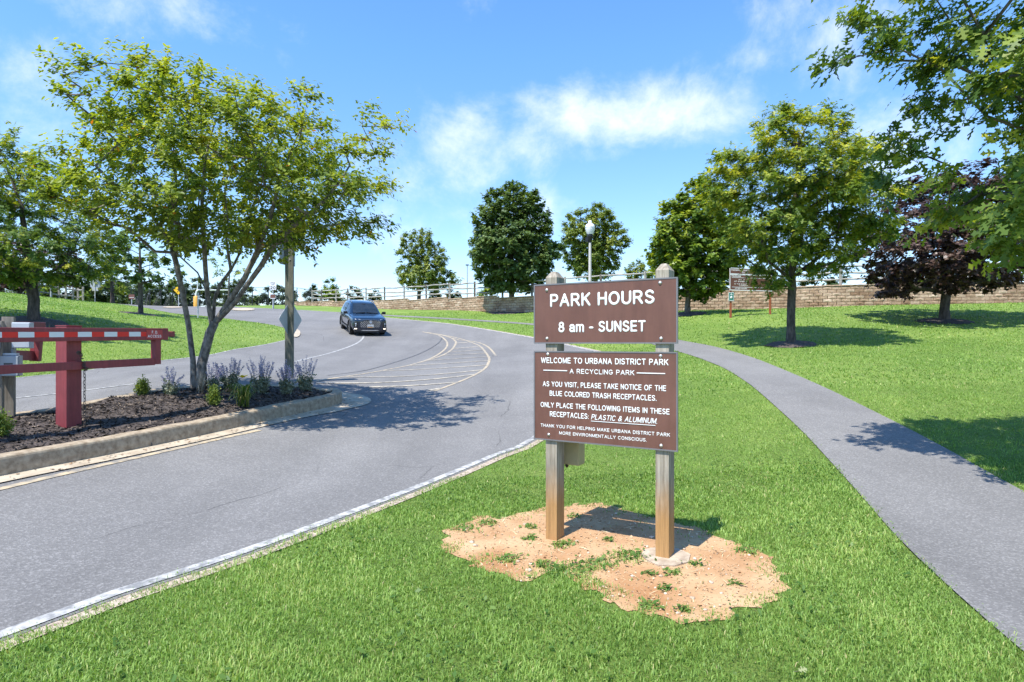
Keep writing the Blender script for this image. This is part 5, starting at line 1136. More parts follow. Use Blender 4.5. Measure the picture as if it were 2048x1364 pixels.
# ------------------------------------------------------------------ island post with the backs of two signs
def island_post():
    x, y = hitm(579, 766); g = Vector((x, y, mz(x, y)-.03)); root = empty('timber_sign_post', tuple(g), 'tall treated timber post with the grey backs of two signs, island tip', 'sign post'); X = lambda u: (u-CX)/F*y-x; Z = lambda v: EYE+(HV-v)/F*y-g.z
    h = Z(452); R = Matrix.Rotation(.22, 3, 'Z'); w = 18.5/F*y*.84
    mb = MB(); mb.box((0, 0, h/2-.1), (w, w, h+.2), R, 0, .006); mb.build('post', MT['green_wood'], root)
    R2 = Matrix.Rotation(1.32, 3, 'Z'); n = R2 @ Vector((0, 1, 0)); c = Vector((X(583.5), 0, 0))+n*(w*.5+.05)
    def plate(name, pts, c, m):
        mb = MB(); mb.prism([c+R2 @ Vector((a, 0, b)) for a, b in pts], n*.006); return mb.build(name, m, root)
    def rr(w, h, r=.04):
        o = []
        for sx, sy, a0 in ((1, 1, 0), (-1, 1, 90), (-1, -1, 180), (1, -1, 270)):
            for k in range(4): t = math.radians(a0+k*30); o.append((sx*(w/2-r)+r*math.cos(t), sy*(h/2-r)+r*math.sin(t)))
        return o
    hh = (Z(449)-Z(530.5)); plate('sign_back', rr(.61, hh), Vector((X(583.5), 0, (Z(449)+Z(530.5))/2))+n*(w*.62), MT['sign_back'])
    zc = (Z(606)+Z(672))/2; q = .62*.98; plate('diamond_sign_back', [(q*.72*1.0*a, q*.72*b) for a, b in ((1, .04), (.96, .1), (.1, .96), (0, 1), (-.1, .96), (-.96, .1), (-1, .04), (-1, -.04), (-.1, -.96), (0, -1), (.1, -.96), (1, -.04))], Vector((X(590), 0, zc))+n*(w*.62), MT['sign_back'])
    for zz in (Z(457.5), Z(482), Z(520)):
        mb = MB(); mb.lathe(Vector((X(581), 0, zz))+R @ Vector((0, -w/2, 0)), [(.014, 0), (.014, .006), (.006, .010)], 10, 0, R @ Vector((0, -1, 0))); mb.build('bolt', MT['bolt'], root)
island_post()

# ------------------------------------------------------------------ block wall and rail fences
def wall_mat():
    m, nt, N, L, P = new_mat('split_face_block'); a = N.new('ShaderNodeAttribute'); a.attribute_name = 'tint'
    r = ramp(N, [(0, (.33, .215, .145)), (.5, (.47, .34, .245)), (1, (.60, .47, .36))]); L.new(a.outputs['Fac'], r.inputs[0]); v = coords(N, L); n = noise(N, L, v, 9, 8, .7)
    r2 = ramp(N, [(.3, (.65,)*3), (.7, (1.25,)*3)]); L.new(n, r2.inputs[0]); c = mixc(N, L, 1.0, r.outputs[0], r2.outputs[0], 'MULTIPLY'); r3 = ramp(N, [(.35, (.72, .68, .64)), (.6, (1.05,)*3)]); L.new(noise(N, L, coords(N, L, (1, 1, .35)), .8, 5, .65), r3.inputs[0]); c = mixc(N, L, 1.0, c, r3.outputs[0], 'MULTIPLY')
    sp = N.new('ShaderNodeSeparateXYZ'); g = N.new('ShaderNodeNewGeometry'); L.new(g.outputs['Position'], sp.inputs[0])
    L.new(c, P.inputs['Base Color']); P.inputs['Roughness'].default_value = .95; P.inputs['Specular IOR Level'].default_value = .2; bump(N, L, P, n, .9, .05); return m
MT['wall'] = wall_mat()
TOPS = [(560, 6.1), (590, 6.0), (693, 5.62), (767, 5.45), (850, 5.3), (947, 5.08), (1050, 4.93), (2600, 4.93)]
def wall_top(x, y): return np.interp(CX+x/y*F, [t[0] for t in TOPS], [t[1] for t in TOPS])
def cum_len(P):
    d = [0]
    for a, b in zip(P[:-1], P[1:]): d.append(d[-1]+math.hypot(b[0]-a[0], b[1]-a[1]))
    return np.array(d)
WS = cum_len(WALL); WX = np.array([p[0] for p in WALL]); WY = np.array([p[1] for p in WALL])
def wp(s): return np.array([np.interp(s, WS, WX), np.interp(s, WS, WY)])
def block_wall():
    rng = np.random.default_rng(3); V = []; Fq = []; T = []; H = .175; mid = wp(WS[-1]*.5)
    root = empty('retaining_wall', (float(mid[0]), float(mid[1]), float(gz(*mid))), 'long curved tan block retaining wall below the rail fence', 'wall'); org = np.array(root.location)
    capV = []; capF = []
    def block(s0, s1, z0, z1, V, Fq, T, proud, depth, t):
        a, b = wp(s0), wp(s1); d = (b-a)/np.linalg.norm(b-a); n = np.array([d[1], -d[0]])
        f = a+n*proud, b+n*proud; k = a-n*depth, b-n*depth; i = len(V); g = .012; mz_ = (z0+z1)/2; fm = (a+b)/2+n*(proud+rng.uniform(.0, .03))
        for p, z in ((f[0]+d*g, z0+g), (f[1]-d*g, z0+g), (f[1]-d*g, z1-g), (f[0]+d*g, z1-g), (k[0], z0), (k[1], z0), (k[1], z1), (k[0], z1), (a, z0), (b, z0), (b, z1), (a, z1)): V.append((*p, z))
        V.append((*fm, mz_+rng.uniform(-.03, .03)))
        Fq += [(i, i+1, i+12), (i+1, i+2, i+12), (i+2, i+3, i+12), (i+3, i, i+12)]; T += [t]*4
        for q in ((i+8, i+9, i+1, i), (i+9, i+10, i+2, i+1), (i+10, i+11, i+3, i+2), (i+11, i+8, i, i+3), (i+4, i+5, i+9, i+8), (i+7, i+11, i+10, i+6)): Fq.append(q); T.append(t)
    top_ref = 4.72; step_s = 0
    # top height in courses, stepping along the wall
    s = 0; course_tops = []
    L_ = .45
    nb = int(WS[-1]/L_)
    tops = [4.93+round((float(wall_top(*wp((k+.5)*L_)))-4.93)/H)*H for k in range(nb)]
    for k in range(nb):                                        # long even steps
        pass
    for k in range(nb):
        g = float(gz(*wp((k+.5)*L_)))-.15; z = tops[k]-.09; c = 0
        while z > g and c < 12:
            o = .5*L_ if int(round(z/H)) % 2 else 0; s0 = k*L_+o; s1 = min(s0+L_, WS[-1])
            if s1-s0 > .05: block(s0, s1, z-H, z, V, Fq, T, .055-.012*0+.02*c, .25, float(np.clip(rng.normal(.5, .22)-.10*(z-H-g < .35), 0, 1)))
            z -= H; c += 1
        block(k*L_, min((k+1)*L_, WS[-1]), tops[k]-.088, tops[k], capV, capF, [], .085, .28, 0)
    def mk(name, V, Fq, T):
        me = bpy.data.meshes.new(name); me.from_pydata([tuple(np.array(p)-org) for p in V], [], Fq); at = me.attributes.new('tint', 'FLOAT', 'FACE'); at.data.foreach_set('value', T); me.update(); return link(name, me, MT['wall'], root)
    mk('blocks', V, Fq, T); mk('coping', capV, capF, [float(x) for x in np.repeat(rng.uniform(.45, .8, len(capF)//10+1), 10)[:len(capF)]])
    return lambda s: tops[int(np.clip(s/L_, 0, nb-1))]
WTOP = block_wall()
def rail_fence(name, label, posts, h, rails, top_z, mat_r='rail_wood', post_m=('rail_wood', 'dark_post'), seed=1, group=None):
    """posts: list of (x, y); each post and each rail is a piece of its own"""
    rng = np.random.default_rng(seed); z = [top_z(*p) for p in posts]; root = empty(name, (posts[0][0], posts[0][1], z[0]), label, 'fence', group); o = Vector(root.location)
    for i, p in enumerate(posts):
        b = Vector((p[0], p[1], z[i]))-o; mb = MB(); a = rng.uniform(-.1, .1); mb.box(b+Vector((0, 0, h/2-.25)), (.115, .115, h+.5), Matrix.Rotation(a+.4, 3, 'Z'), 0, .008); mb.build('post', MT[post_m[i % len(post_m)]], root)
    for i in range(len(posts)-1):
        a = Vector((*posts[i], z[i]))-o; b = Vector((*posts[i+1], z[i+1]))-o
        for r in rails:
            A = a+Vector((0, 0, r+rng.normal(0, .018))); B = b+Vector((0, 0, r+rng.normal(0, .018))); d = (B-A)
            pts = [A-d*.03]+[A+d*t+Vector((rng.normal(0, .012), 0, rng.normal(0, .016))) for t in (.2, .4, .6, .8)]+[B+d*.03]
            mb = MB(); mb.tube(pts, [.032, .052, .056, .056, .052, .032], 6, 0); mb.build('rail', MT[mat_r], root)
pu = [622, 641, 670, 693, 730, 767, 806, 850, 897, 947, 1003, 1062, 1128, 1200, 1289, 1385, 1468, 1565, 1682, 1795, 1920, 2060, 2230]
wu = CX+WX/WY*F
ps = []
for u in pu:
    s = float(np.interp(u, wu, WS)); p = wp(s)
    a, b = wp(max(0, s-.2)), wp(s+.2); d = (b-a)/np.linalg.norm(b-a); q = p+np.array([-d[1], d[0]])*.12; ps.append((float(q[0]), float(q[1])))
rail_fence('rail_fence', 'three-rail weathered timber fence along the top of the block wall', ps, 1.16, (.30, .66, 1.03), lambda x, y: float(wall_top(x, y)), seed=4)
lf = [((u-CX)/F*y, y) for u, y in ((78, 41), (102, 42.5), (118, 43.5), (132, 44.5), (146, 45), (156, 46.5), (166, 44.5))]
rail_fence('rail_fence', 'short two-rail timber fence at the crest of the left slope', lf, 1.15, (.45, .95), lambda x, y: float(gz(x, y))-.08, post_m=('rail_wood',), seed=5)

# ------------------------------------------------------------------ far chain link fence
def chain_fence():
    P = [((u-CX)/F*y, y) for u, y in ((262, 60), (282, 62), (300, 64), (322, 66), (345, 68), (372, 70), (400, 71), (430, 72), (460, 73), (490, 73.5), (505, 74), (537, 74.5), (566, 75), (594, 76), (620, 78))]
    zf = lambda p, u_: float(gz(*p)); z = [zf(p, 0) for p in P]; root = empty('chain_link_fence', (P[0][0], P[0][1], z[0]), 'tall dark chain link fence beyond the far road', 'fence'); o = Vector(root.location); h = 2.2
    for p, zz in zip(P, z):
        mb = MB(); mb.tube([Vector((*p, zz-.2))-o, Vector((*p, zz+h))-o], .045, 6); mb.build('post', MT['black'], root)
    for k in range(len(P)-1):
        a = Vector((*P[k], z[k]))-o; b = Vector((*P[k+1], z[k+1]))-o; mb = MB(); mb.tube([a+Vector((0, 0, h-.03)), b+Vector((0, 0, h-.03))], .022, 5); mb.build('top_rail', MT['dark_grey'], root)
        mb = MB(); d = b-a; n = int(d.length/.16)
        for i in range(n):                                  # the wire diamonds, drawn wider apart than real
            for s in (0, 1):
                t0, t1 = i/n, min(1, i/n+.9*h/d.length); q0 = a+d*(t0 if not s else t1); q1 = a+d*(t1 if not s else t0)
                if t1-t0 > .02: mb.tube([q0+Vector((0, 0, .05)), q0+(q1-q0)*((t1-t0)*d.length/(.9*h))+Vector((0, 0, .05+(h-.1)*((t1-t0)*d.length/(.9*h))))] if not s else [q0+Vector((0, 0, .05)), q1+Vector((0, 0, .05+(h-.1)))], .009, 3, cap=False)
        mb.build('wire_mesh', MT['dark_grey'], root)
chain_fence()

# ------------------------------------------------------------------ street furniture
def lamp():
    y = 26.5; x = (1180-CX)/F*y; g = Vector((x, y, gz(x, y))); Z = lambda v: EYE+(HV-v)/F*y-g.z; root = empty('street_lamp', tuple(g), 'park street lamp with an acorn glass globe on a pale pole', 'street lamp')
    mb = MB(); mb.lathe((0, 0, 0), [(.16, -.2), (.16, .35), (.10, .45), (.085, .6), (.055, Z(487)), (.05, Z(485))], 14); mb.build('pole', MT['pole'], root)
    mb = MB(); mb.lathe((0, 0, 0), [(.05, Z(485.2)), (.075, Z(484)), (.07, Z(481)), (.10, Z(479)), (.12, Z(474)), (.135, Z(471.5)), (.12, Z(469.5)), (.13, Z(469))], 18); col = mb.build('collar', MT['black'], root)
    mb = MB(); mb.box((-.13, -.02, Z(480)), (.12, .10, .2), None, 0, .01); mb.build('photocell_box', MT['black'], col)
    m, nt, N, L, P = new_mat('frosted_globe'); n = noise(N, L, coords(N, L, (1, 1, 1), 'obj'), 30, 3); r = ramp(N, [(.3, (.74, .75, .76)), (.7, (.84, .84, .84))]); L.new(n, r.inputs[0]); L.new(r.outputs[0], P.inputs['Base Color']); P.inputs['Roughness'].default_value = .18; P.inputs['Subsurface Weight'].default_value = .3; P.inputs['Subsurface Radius'].default_value = (.1, .1, .1)
    mb = MB(); mb.lathe((0, 0, 0), [(.12, Z(469)), (.16, Z(465)), (.195, Z(459)), (.205, Z(455)), (.195, Z(451.5)), (.15, Z(448.5)), (.09, Z(447)), (.07, Z(446.2)), (.085, Z(444.5)), (.082, Z(442.6)), (.05, Z(441.2)), (.01, Z(440.7))], 24); gl = mb.build('globe', m, root)
    mb = MB(); mb.tube([(.206*math.cos(t), .206*math.sin(t), Z(455)) for t in np.linspace(0, 2*math.pi, 25)], .006, 5, cap=False); mb.build('band', MT['bolt'], gl)
lamp()
def far_pole():
    y = 68; g = Vector(((934.5-CX)/F*y, y, 5.0)); root = empty('light_pole', tuple(g), 'thin tall grey pole behind the fence left of the round tree', 'pole'); mb = MB(); mb.tube([(0, 0, -.2), (0, 0, EYE+(HV-531)/F*y-g.z)], [.07, .05], 8); mb.build('pole', MT['steel'], root)
    mb = MB(); mb.box((0, 0, EYE+(HV-530)/F*y-g.z), (.35, .2, .12), None, 0, .02); mb.build('lamp_head', MT['dark_grey'], root)
far_pole()
def parking_sign():
    yl, yr = 28.0, 28.6; A = Vector(((1462-CX)/F*yl, yl, 0)); B = Vector(((1541-CX)/F*yr, yr, 0)); A.z = gz(A.x, A.y); B.z = gz(B.x, B.y); d = (B-A); d.z = 0; n = d.normalized(); nrm = Vector((n.y, -n.x, 0)); root = empty('notice_sign', tuple(A), 'brown parking rules sign on two rust-coloured posts before the wall', 'sign', rz=tilt(n)); W = d.length
    Z = lambda v, y=28.1: EYE+(HV-v)/F*y-A.z
    for (xx, p, zt) in ((0, A, Z(537)), (W, B, Z(538))):
        mb = MB(); mb.box((xx, .03, (zt+p.z-A.z-.3)/2), (.085, .05, zt-(p.z-A.z)+.3)); po = mb.build('post', MT['rust_post'], root)
    zt, z1, z2, zb = Z(536.7), Z(548.8), Z(555.4), Z(580.3); xa, xb = -.07, W+.06
    for (a, b) in ((z1+.015, zt), (zb, z1-.015)):
        mb = MB(); mb.box(((xa+xb)/2, -.012, (a+b)/2), (xb-xa, .02, b-a)); pan = mb.build('panel', MT['brown'], root)
        mb = MB(); e = .035
        for q in (a, b): mb.box(((xa+xb)/2, -.024, q), (xb-xa+e, .006, e))
        for q in (xa, xb): mb.box((q, -.0243, (a+b)/2), (e, .006, b-a-e))
        if b < z1: mb.box(((xa+xb)/2, -.024, z2), (xb-xa-.2, .005, .018)); mb.box(((xa+xb)/2, -.024, Z(574.3)), (xb-xa-.2, .005, .018))
        mb.build('border', MT['white_sign'], pan); mb = MB(); fr = lambda x, z, o: Vector((x, -.0225-o, z)); ux = lambda u: (u-1462)/79*W
        if b > z1: put_text(mb, "FREDERICK COUNTY", fr, ux(1462.5), ux(1498), Z(542), Z(539.2), .001, 0, .2); put_text(mb, "ALL AR", fr, ux(1482.5), ux(1495), Z(545.4), Z(542.8), .001, 0, .2)
        else:
            for (s, u0, u1, v0, v1) in (("PARKING", 1462.5, 1481, 554.2, 551), ("ALL O", 1476, 1488, 560.2, 557.8), ("AT OWNER'S", 1468, 1492, 564.2, 561.6), ("IN THE EVENT", 1468, 1493, 569.2, 567), ("CURRENT", 1477, 1495, 572.3, 570.2), ("AFTER HOURS", 1469, 1493, 578.2, 575.6)): put_text(mb, s, fr, ux(u0), ux(u1), Z(v0), Z(v1), .001, 0, .2)
        mb.build('lettering', MT['letter'], pan)
    zc0, zc1 = Z(602.5), Z(585); w = .275; mb = MB(); mb.box((.005, -.012, (zc0+zc1)/2), (w, .012, zc1-zc0), None, 0, .004); p2 = mb.build('plate', MT['white_sign'], root)
    mb = MB(); mb.box((.005, -.02, (zc0+zc1)/2), (w*.84, .004, (zc1-zc0)*.9)); f = mb.build('face', MT['green_sign'], p2)
    mb = MB(); zz = (zc0+zc1)/2; mb.lathe((.005, -.0225, zz-.04), [(.062, 0), (.062, .003), (.001, .0035)], 18, 0, (0, -1, 0))
    for k in range(3):
        t = math.pi/2+k*2*math.pi/3; mb.bar((.005+.055*math.cos(t), -.0235, zz+.10+.05*math.sin(t)), (.005+.055*math.cos(t+2.1), -.0235, zz+.10+.05*math.sin(t+2.1)), .003, .03)
    mb.box((.005, -.0235, zc0+.03), (w*.7, .003, .022)); mb.build('emblem', MT['white_sign'], f)
parking_sign()
def pole_sign(name, label, u, y, vt, cat, shape, w, h, vc, m, r_post=.03, post='steel', rz=0.0, back=False, extra=None):
    x = (u-CX)/F*y; g = Vector((x, y, gz(x, y))); Z = lambda v: EYE+(HV-v)/F*y-g.z; root = empty(name, tuple(g), label, cat, rz=rz)
    mb = MB(); mb.box((0, 0, (Z(vt)-.3)/2), (r_post*1.6, r_post, Z(vt)+.3)); mb.build('post', MT[post], root)
    s = 1 if back else -1; off = s*(r_post/2+.012)
    if shape == 'rect': p = [(-w/2+.03, -h/2), (w/2-.03, -h/2), (w/2, -h/2+.03), (w/2, h/2-.03), (w/2-.03, h/2), (-w/2+.03, h/2), (-w/2, h/2-.03), (-w/2, -h/2+.03)]
    elif shape == 'oct': p = [(w/2*math.cos(t)/math.cos(math.pi/8), w/2*math.sin(t)/math.cos(math.pi/8)) for t in [math.pi/8+k*math.pi/4 for k in range(8)]]
    else: p = [(w/2, 0), (0, w/2), (-w/2, 0), (0, -w/2)]
    mb = MB(); mb.prism([(a, off-.004, Z(vc)+b) for a, b in p], (0, .008, 0)); pl = mb.build('plate', MT[m], root)
    if extra: extra(root, pl, Z, off-.004)
def sp20(root, pl, Z, yo):
    mb = MB(); fr = lambda x, z, o: Vector((x, yo-.001-o, z)); zc = Z(571.4); put_text(mb, "SPEED", fr, -.20, .20, zc+.17, zc+.28, .001, 0, .15); put_text(mb, "LIMIT", fr, -.15, .15, zc+.03, zc+.13, .001, 0, .15); put_text(mb, "20", fr, -.22, .22, zc-.29, zc-.05, .001, 0, .2); mb.build('lettering', MT['black'], pl)
    z = Z(592.5); mb = MB(); mb.box((0, yo, z), (.42, .02, .30), None, 0, .003); b = mb.build('lower_plate', MT['brown'], root); mb = MB(); mb.box((0, yo, Z(596.7)), (.42, .018, .06)); mb.build('edge_trim', MT['white_sign'], b)
    mb = MB(); mb.box((0, .06, (Z(620)+Z(598))/2), (.13, .05, Z(598)-Z(620)-.02)); mb.build('breakaway_sleeve', MT['sign_back'], root)
pole_sign('speed_limit_sign', 'white speed limit 20 sign above a small brown plate', 546, 51, 563, 'sign', 'rect', .54, .68, 571.4, 'white_sign', extra=sp20)
def ped(root, pl, Z, yo):
    zc = Z(579.5); mb = MB(); o = yo-.003; mb.lathe((.02, o, zc+.20), [(.06, 0), (.06, .003), (.001, .0035)], 12, 0, (0, -1, 0)); mb.bar((.0, o, zc+.13), (.04, o, zc-.05), .004, .11); mb.bar((.04, o, zc-.05), (.16, o, zc-.24), .004, .06); mb.bar((.03, o, zc-.05), (-.10, o, zc-.24), .0042, .06); mb.bar((.0, o, zc+.10), (-.15, o, zc+.0), .0044, .05); mb.bar((.02, o, zc+.10), (.17, o, zc+.04), .0046, .05); mb.build('pictogram', MT['black'], pl)
pole_sign('warning_sign', 'yellow diamond warning sign with a walking figure by the chain link fence', 357, 58, 567, 'sign', 'dia', .92, .92, 579.5, 'yellow_sign', extra=ped)
def octx(root, pl, Z, yo):
    mb = MB(); mb.box((0, yo, Z(579)), (.46, .008, .20)); mb.build('lower_plate', MT['sign_back'], root)
pole_sign('stop_sign', 'grey back of an octagonal sign with a small plate at the slope crest', 190, 46, 559, 'sign', 'oct', .74, .74, 568.5, 'sign_back', back=True, extra=octx)
def brn(root, pl, Z, yo):
    mb = MB(); mb.box((0, yo-.001, Z(595)), (.42, .008, .03)); mb.build('bar', MT['white_sign'], pl)
pole_sign('trail_sign', 'small brown sign on a grey post at the left end of the chain link fence', 263.5, 57, 589, 'sign', 'rect', .52, .42, 593.5, 'brown', extra=brn)
def thin(u, v, y, vt, label):
    x, y = (u-CX)/F*y, y; g = Vector((x, y, gz(x, y))); root = empty('thin_post', tuple(g), label, 'post'); mb = MB(); mb.box((0, 0, (EYE+(HV-vt)/F*y-g.z-.2)/2), (.06, .04, EYE+(HV-vt)/F*y-g.z+.2)); mb.build('post', MT['steel'], root)
    mb = MB(); mb.box((0, 0, EYE+(HV-vt)/F*y-g.z+.02), (.08, .06, .04)); mb.build('cap', MT['dark_grey'], root)
thin(396, 635, 38, 585, 'thin dark marker post on the lawn edge between the island tree stems'); thin(101.5, 598, 40, 577, 'thin pale post beside the short left rail fence')
def goal():
    y = 69; g = Vector(((392.5-CX)/F*y, y, gz((392.5-CX)/F*y, y))); root = empty('goal_post', tuple(g), 'white football goal post with an orange padded foot', 'goal post'); P = lambda u, v, yy=y: Vector(px(u, v, yy))-g
    mb = MB(); mb.tube([P(392, 610), P(392, 588), P(393, 583), P(395, 580.5), P(399, 580, y+.6)], .09, 8); mb.build('gooseneck', MT['white_pipe'], root)
    mb = MB(); mb.lathe(P(392, 610), [(.26, -.3), (.26, .9), (.2, .98), (.1, 1.0)], 12); mb.build('pad', MT['pad'], root)
    mb = MB(); mb.tube([P(395, 580.3, y+.7), P(457, 580.3, y+2)], .06, 8); mb.build('crossbar', MT['white_pipe'], root)
    for (u, vt, yy) in ((395, 563, y+.7), (457, 561, y+2)):
        mb = MB(); mb.tube([P(u, 580.3, yy), P(u, vt, yy)], .05, 8); mb.build('upright', MT['white_pipe'], root)
goal()

# ------------------------------------------------------------------ the oncoming car
def car():
    paintm, nt, N, L, P = new_mat('dark_blue_car_paint'); n = noise(N, L, coords(N, L, (1, 1, 1), 'obj'), 200, 2); r = ramp(N, [(.4, (.004, .012, .030)), (.6, (.006, .017, .040))]); L.new(n, r.inputs[0]); L.new(r.outputs[0], P.inputs['Base Color']); P.inputs['Metallic'].default_value = .3; P.inputs['Roughness'].default_value = .22; P.inputs['Coat Weight'].default_value = 1.0; P.inputs['Coat Roughness'].default_value = .04
    glass, nt, N, L, P = new_mat('car_glass'); n = noise(N, L, coords(N, L, (1, 1, 1), 'obj'), 3, 2); r = ramp(N, [(.3, (.010, .014, .018)), (.7, (.022, .028, .034))]); L.new(n, r.inputs[0]); L.new(r.outputs[0], P.inputs['Base Color']); P.inputs['Roughness'].default_value = .03; P.inputs['Specular IOR Level'].default_value = .9
    blk = paint('black_trim', (.010, .010, .011), .72, .1); tyre = paint('tyre_rubber', (.018, .018, .018), .8, .2); alloy = paint('alloy_rim', (.42, .43, .45), .3, .1, .8); chrome = paint('bright_chrome', (.62, .64, .66), .12, .05, .9); clear = paint('headlight_lens', (.50, .53, .56), .08, .1, .5)
    y = 33.2; x = (724-CX)/F*y; z = float(gz(x, y)); root = empty('suv', (x, y, z), 'dark blue SUV driving towards the viewer on the park road', 'car'); fwd = Vector((.40, -.917, 0)); e = 1.2; fwd.z = (float(gz(x+fwd.x*e, y+fwd.y*e))-float(gz(x-fwd.x*e, y-fwd.y*e)))/(2*e); fwd.normalize()
    side = Vector((-fwd.y, fwd.x, 0)).normalized(); side.z = (float(gz(x+side.x*.8, y+side.y*.8))-float(gz(x-side.x*.8, y-side.y*.8)))/1.6; side.normalize(); up = fwd.cross(side)*-1 if fwd.cross(side).z < 0 else fwd.cross(side)
    side = fwd.cross(up).normalized(); R = Matrix((side, fwd, up)).transposed(); root.scale = (.955,)*3; root.rotation_euler = R.to_euler()           # local: x = car's right, y = forward, z = up
    K = 0
    # lower body: rings front to back; (y, z_bottom, w_bottom, w_mid, z_mid, w_belt, z_belt, z_top)
    S = [(2.385, .40, .52, .56, .55, .50, .72, .74), (2.36, .30, .66, .74, .55, .70, .86, .90), (2.28, .24, .76, .85, .56, .82, .93, .965), (2.10, .22, .82, .905, .57, .86, .97, 1.00), (1.75, .22, .86, .935, .58, .885, 1.01, 1.045), (1.35, .22, .88, .94, .60, .90, 1.04, 1.085),
         (1.0, .22, .89, .945, .62, .905, 1.055, 1.12), (.4, .22, .89, .945, .63, .905, 1.06, 1.10), (-.6, .22, .89, .945, .64, .905, 1.075, 1.10), (-1.5, .22, .88, .945, .65, .90, 1.09, 1.11), (-2.0, .24, .84, .92, .66, .875, 1.10, 1.12), (-2.28, .30, .74, .85, .66, .80, 1.08, 1.10), (-2.385, .42, .62, .74, .62, .68, .98, 1.0)]
    vs = []; fs = []; m = 13
    for (yy, zb, wb, wm, zm, wt, zb2, zt) in S:
        half = [(0, zb), (wb*.6, zb), (wb, zb+.03), (wm, zm-.10), (wm+.004, zm), (wt+.01, zb2-.08), (wt-.02, zb2), (wt*.72, zt-.012), (0, zt)]
        ring = [(a, b) for a, b in half]+[(-a, b) for a, b in half[-2:0:-1]]; m = len(ring); vs += [(a, yy, b) for a, b in ring]
    for i in range(len(S)-1):
        for k in range(m): fs.append((i*m+k, (i+1)*m+k, (i+1)*m+(k+1) % m, i*m+(k+1) % m))
    fs += [tuple(range(m)), tuple(range((len(S)-1)*m, len(S)*m))[::-1]]
    me = bpy.data.meshes.new('body'); me.from_pydata(vs, [], fs); bm = bmesh.new(); bm.from_mesh(me); bmesh.ops.recalc_face_normals(bm, faces=bm.faces); bm.to_mesh(me); bm.free()
    tmp = bpy.data.objects.new('tmp', me); C.objects.link(tmp); md = tmp.modifiers.new('s', 'SUBSURF'); md.levels = 2; md.render_levels = 2
    cm = MB()
    for yy in (1.40, -1.365):
        for sx in (-1, 1): cm.lathe((sx*.62, yy, .36), [(.405, 0), (.405, .5)], 28, 0, (sx, 0, 0))
    cut = cm.build('cut', None); b = tmp.modifiers.new('b', 'BOOLEAN'); b.object = cut; b.operation = 'DIFFERENCE'; b.solver = 'EXACT'
    dg = bpy.context.evaluated_depsgraph_get(); me2 = bpy.data.meshes.new_from_object(tmp.evaluated_get(dg)); bpy.data.objects.remove(tmp); bpy.data.objects.remove(cut)
    me2.materials.clear(); me2.polygons.foreach_set('material_index', [0]*len(me2.polygons)); me2.polygons.foreach_set('use_smooth', [True]*len(me2.polygons)); me2.update(); link('body', me2, paintm, root)
    # cabin: rings from cowl to tail
    Cb = [(1.10, .74, 1.06, .72, 1.07), (.92, .84, 1.03, .76, 1.13), (.55, .88, 1.03, .69, 1.36), (.18, .885, 1.04, .635, 1.565), (-.10, .89, 1.04, .625, 1.635), (-.8, .89, 1.05, .625, 1.665), (-1.5, .885, 1.06, .615, 1.645), (-1.95, .86, 1.07, .59, 1.59), (-2.12, .84, 1.07, .58, 1.50), (-2.30, .78, 1.06, .64, 1.10)]
    vs = []; fs = []
    for (yy, wb, zb, wt, zt) in Cb:
        half = [(wb, zb), (wb-(wb-wt)*.5+.02, zb+(zt-zb)*.5), (wt+.015, zb+(zt-zb)*.93), (wt-.06, zt-.005), (0, zt+.015)]; ring = half+[(-a, b) for a, b in half[-2::-1]]; m = len(ring); vs += [(a, yy, b) for a, b in ring]
    for i in range(len(Cb)-1):
        for k in range(m-1): fs.append((i*m+k, i*m+k+1, (i+1)*m+k+1, (i+1)*m+k))
    me = bpy.data.meshes.new('cabin'); me.from_pydata(vs, [], fs); me.polygons.foreach_set('use_smooth', [True]*len(fs)); me.update(); link('roof', me, paintm, root)
    def at(yy, t):     # point on the cabin side at station yy and height share t
        a = [np.interp(-yy, [-q[0] for q in Cb], [q[k] for q in Cb]) for k in (1, 2, 3, 4)]; return a[0]-(a[0]-a[2])*t+.02*math.sin(math.pi*t), a[1]+(a[3]-a[1])*t
    def sidewin(ys0, ys1, t0, t1, sx):
        A = []
        n = 5
        for k in range(n+1):
            yy = ys0+(ys1-ys0)*k/n
            for t in (t0, (t0+t1)/2, t1): w, zz = at(yy, t); A.append((sx*(w+.008), yy, zz))
        mb = MB(); mb.add(A, [(3*i+j, 3*i+j+1, 3*i+j+4, 3*i+j+3) for i in range(n) for j in range(2)], 0, True); return mb.build('side_window', glass, root)
    for sx in (-1, 1):
        for (a, b_, t1) in ((.50, -.28, .80), (-.36, -1.18, .84), (-1.26, -1.86, .80)): sidewin(a, b_, .14, t1, sx)
    # windscreen: follows the cabin's slope, 8 mm proud
    A = []; nr = 5; nc = 8
    for i in range(nr+1):
        t = i/nr; yy = 1.0-.80*t; wt = np.interp(-yy, [-q[0] for q in Cb], [q[3] for q in Cb]); zt = np.interp(-yy, [-q[0] for q in Cb], [q[4] for q in Cb])
        for j in range(nc+1):
            s = -1+2*j/nc; A.append((s*(wt-.075), yy+.012, zt+.022+.012*(1-s*s)))
    mb = MB(); mb.add(A, [(i*(nc+1)+j, i*(nc+1)+j+1, (i+1)*(nc+1)+j+1, (i+1)*(nc+1)+j) for i in range(nr) for j in range(nc)], 0, True); ws = mb.build('windscreen', glass, root)
    mb = MB(); mb.box((0, .27, 1.545), (.20, .03, .05), Matrix.Rotation(-.5, 3, 'X')); mb.build('mirror_mount', blk, ws)
    mb = MB()
    for sx in (-1, 1): mb.bar((sx*.55, 1.06, 1.125), (sx*.05, .99, 1.155), .02, .02)
    mb.build('wiper', blk, ws)
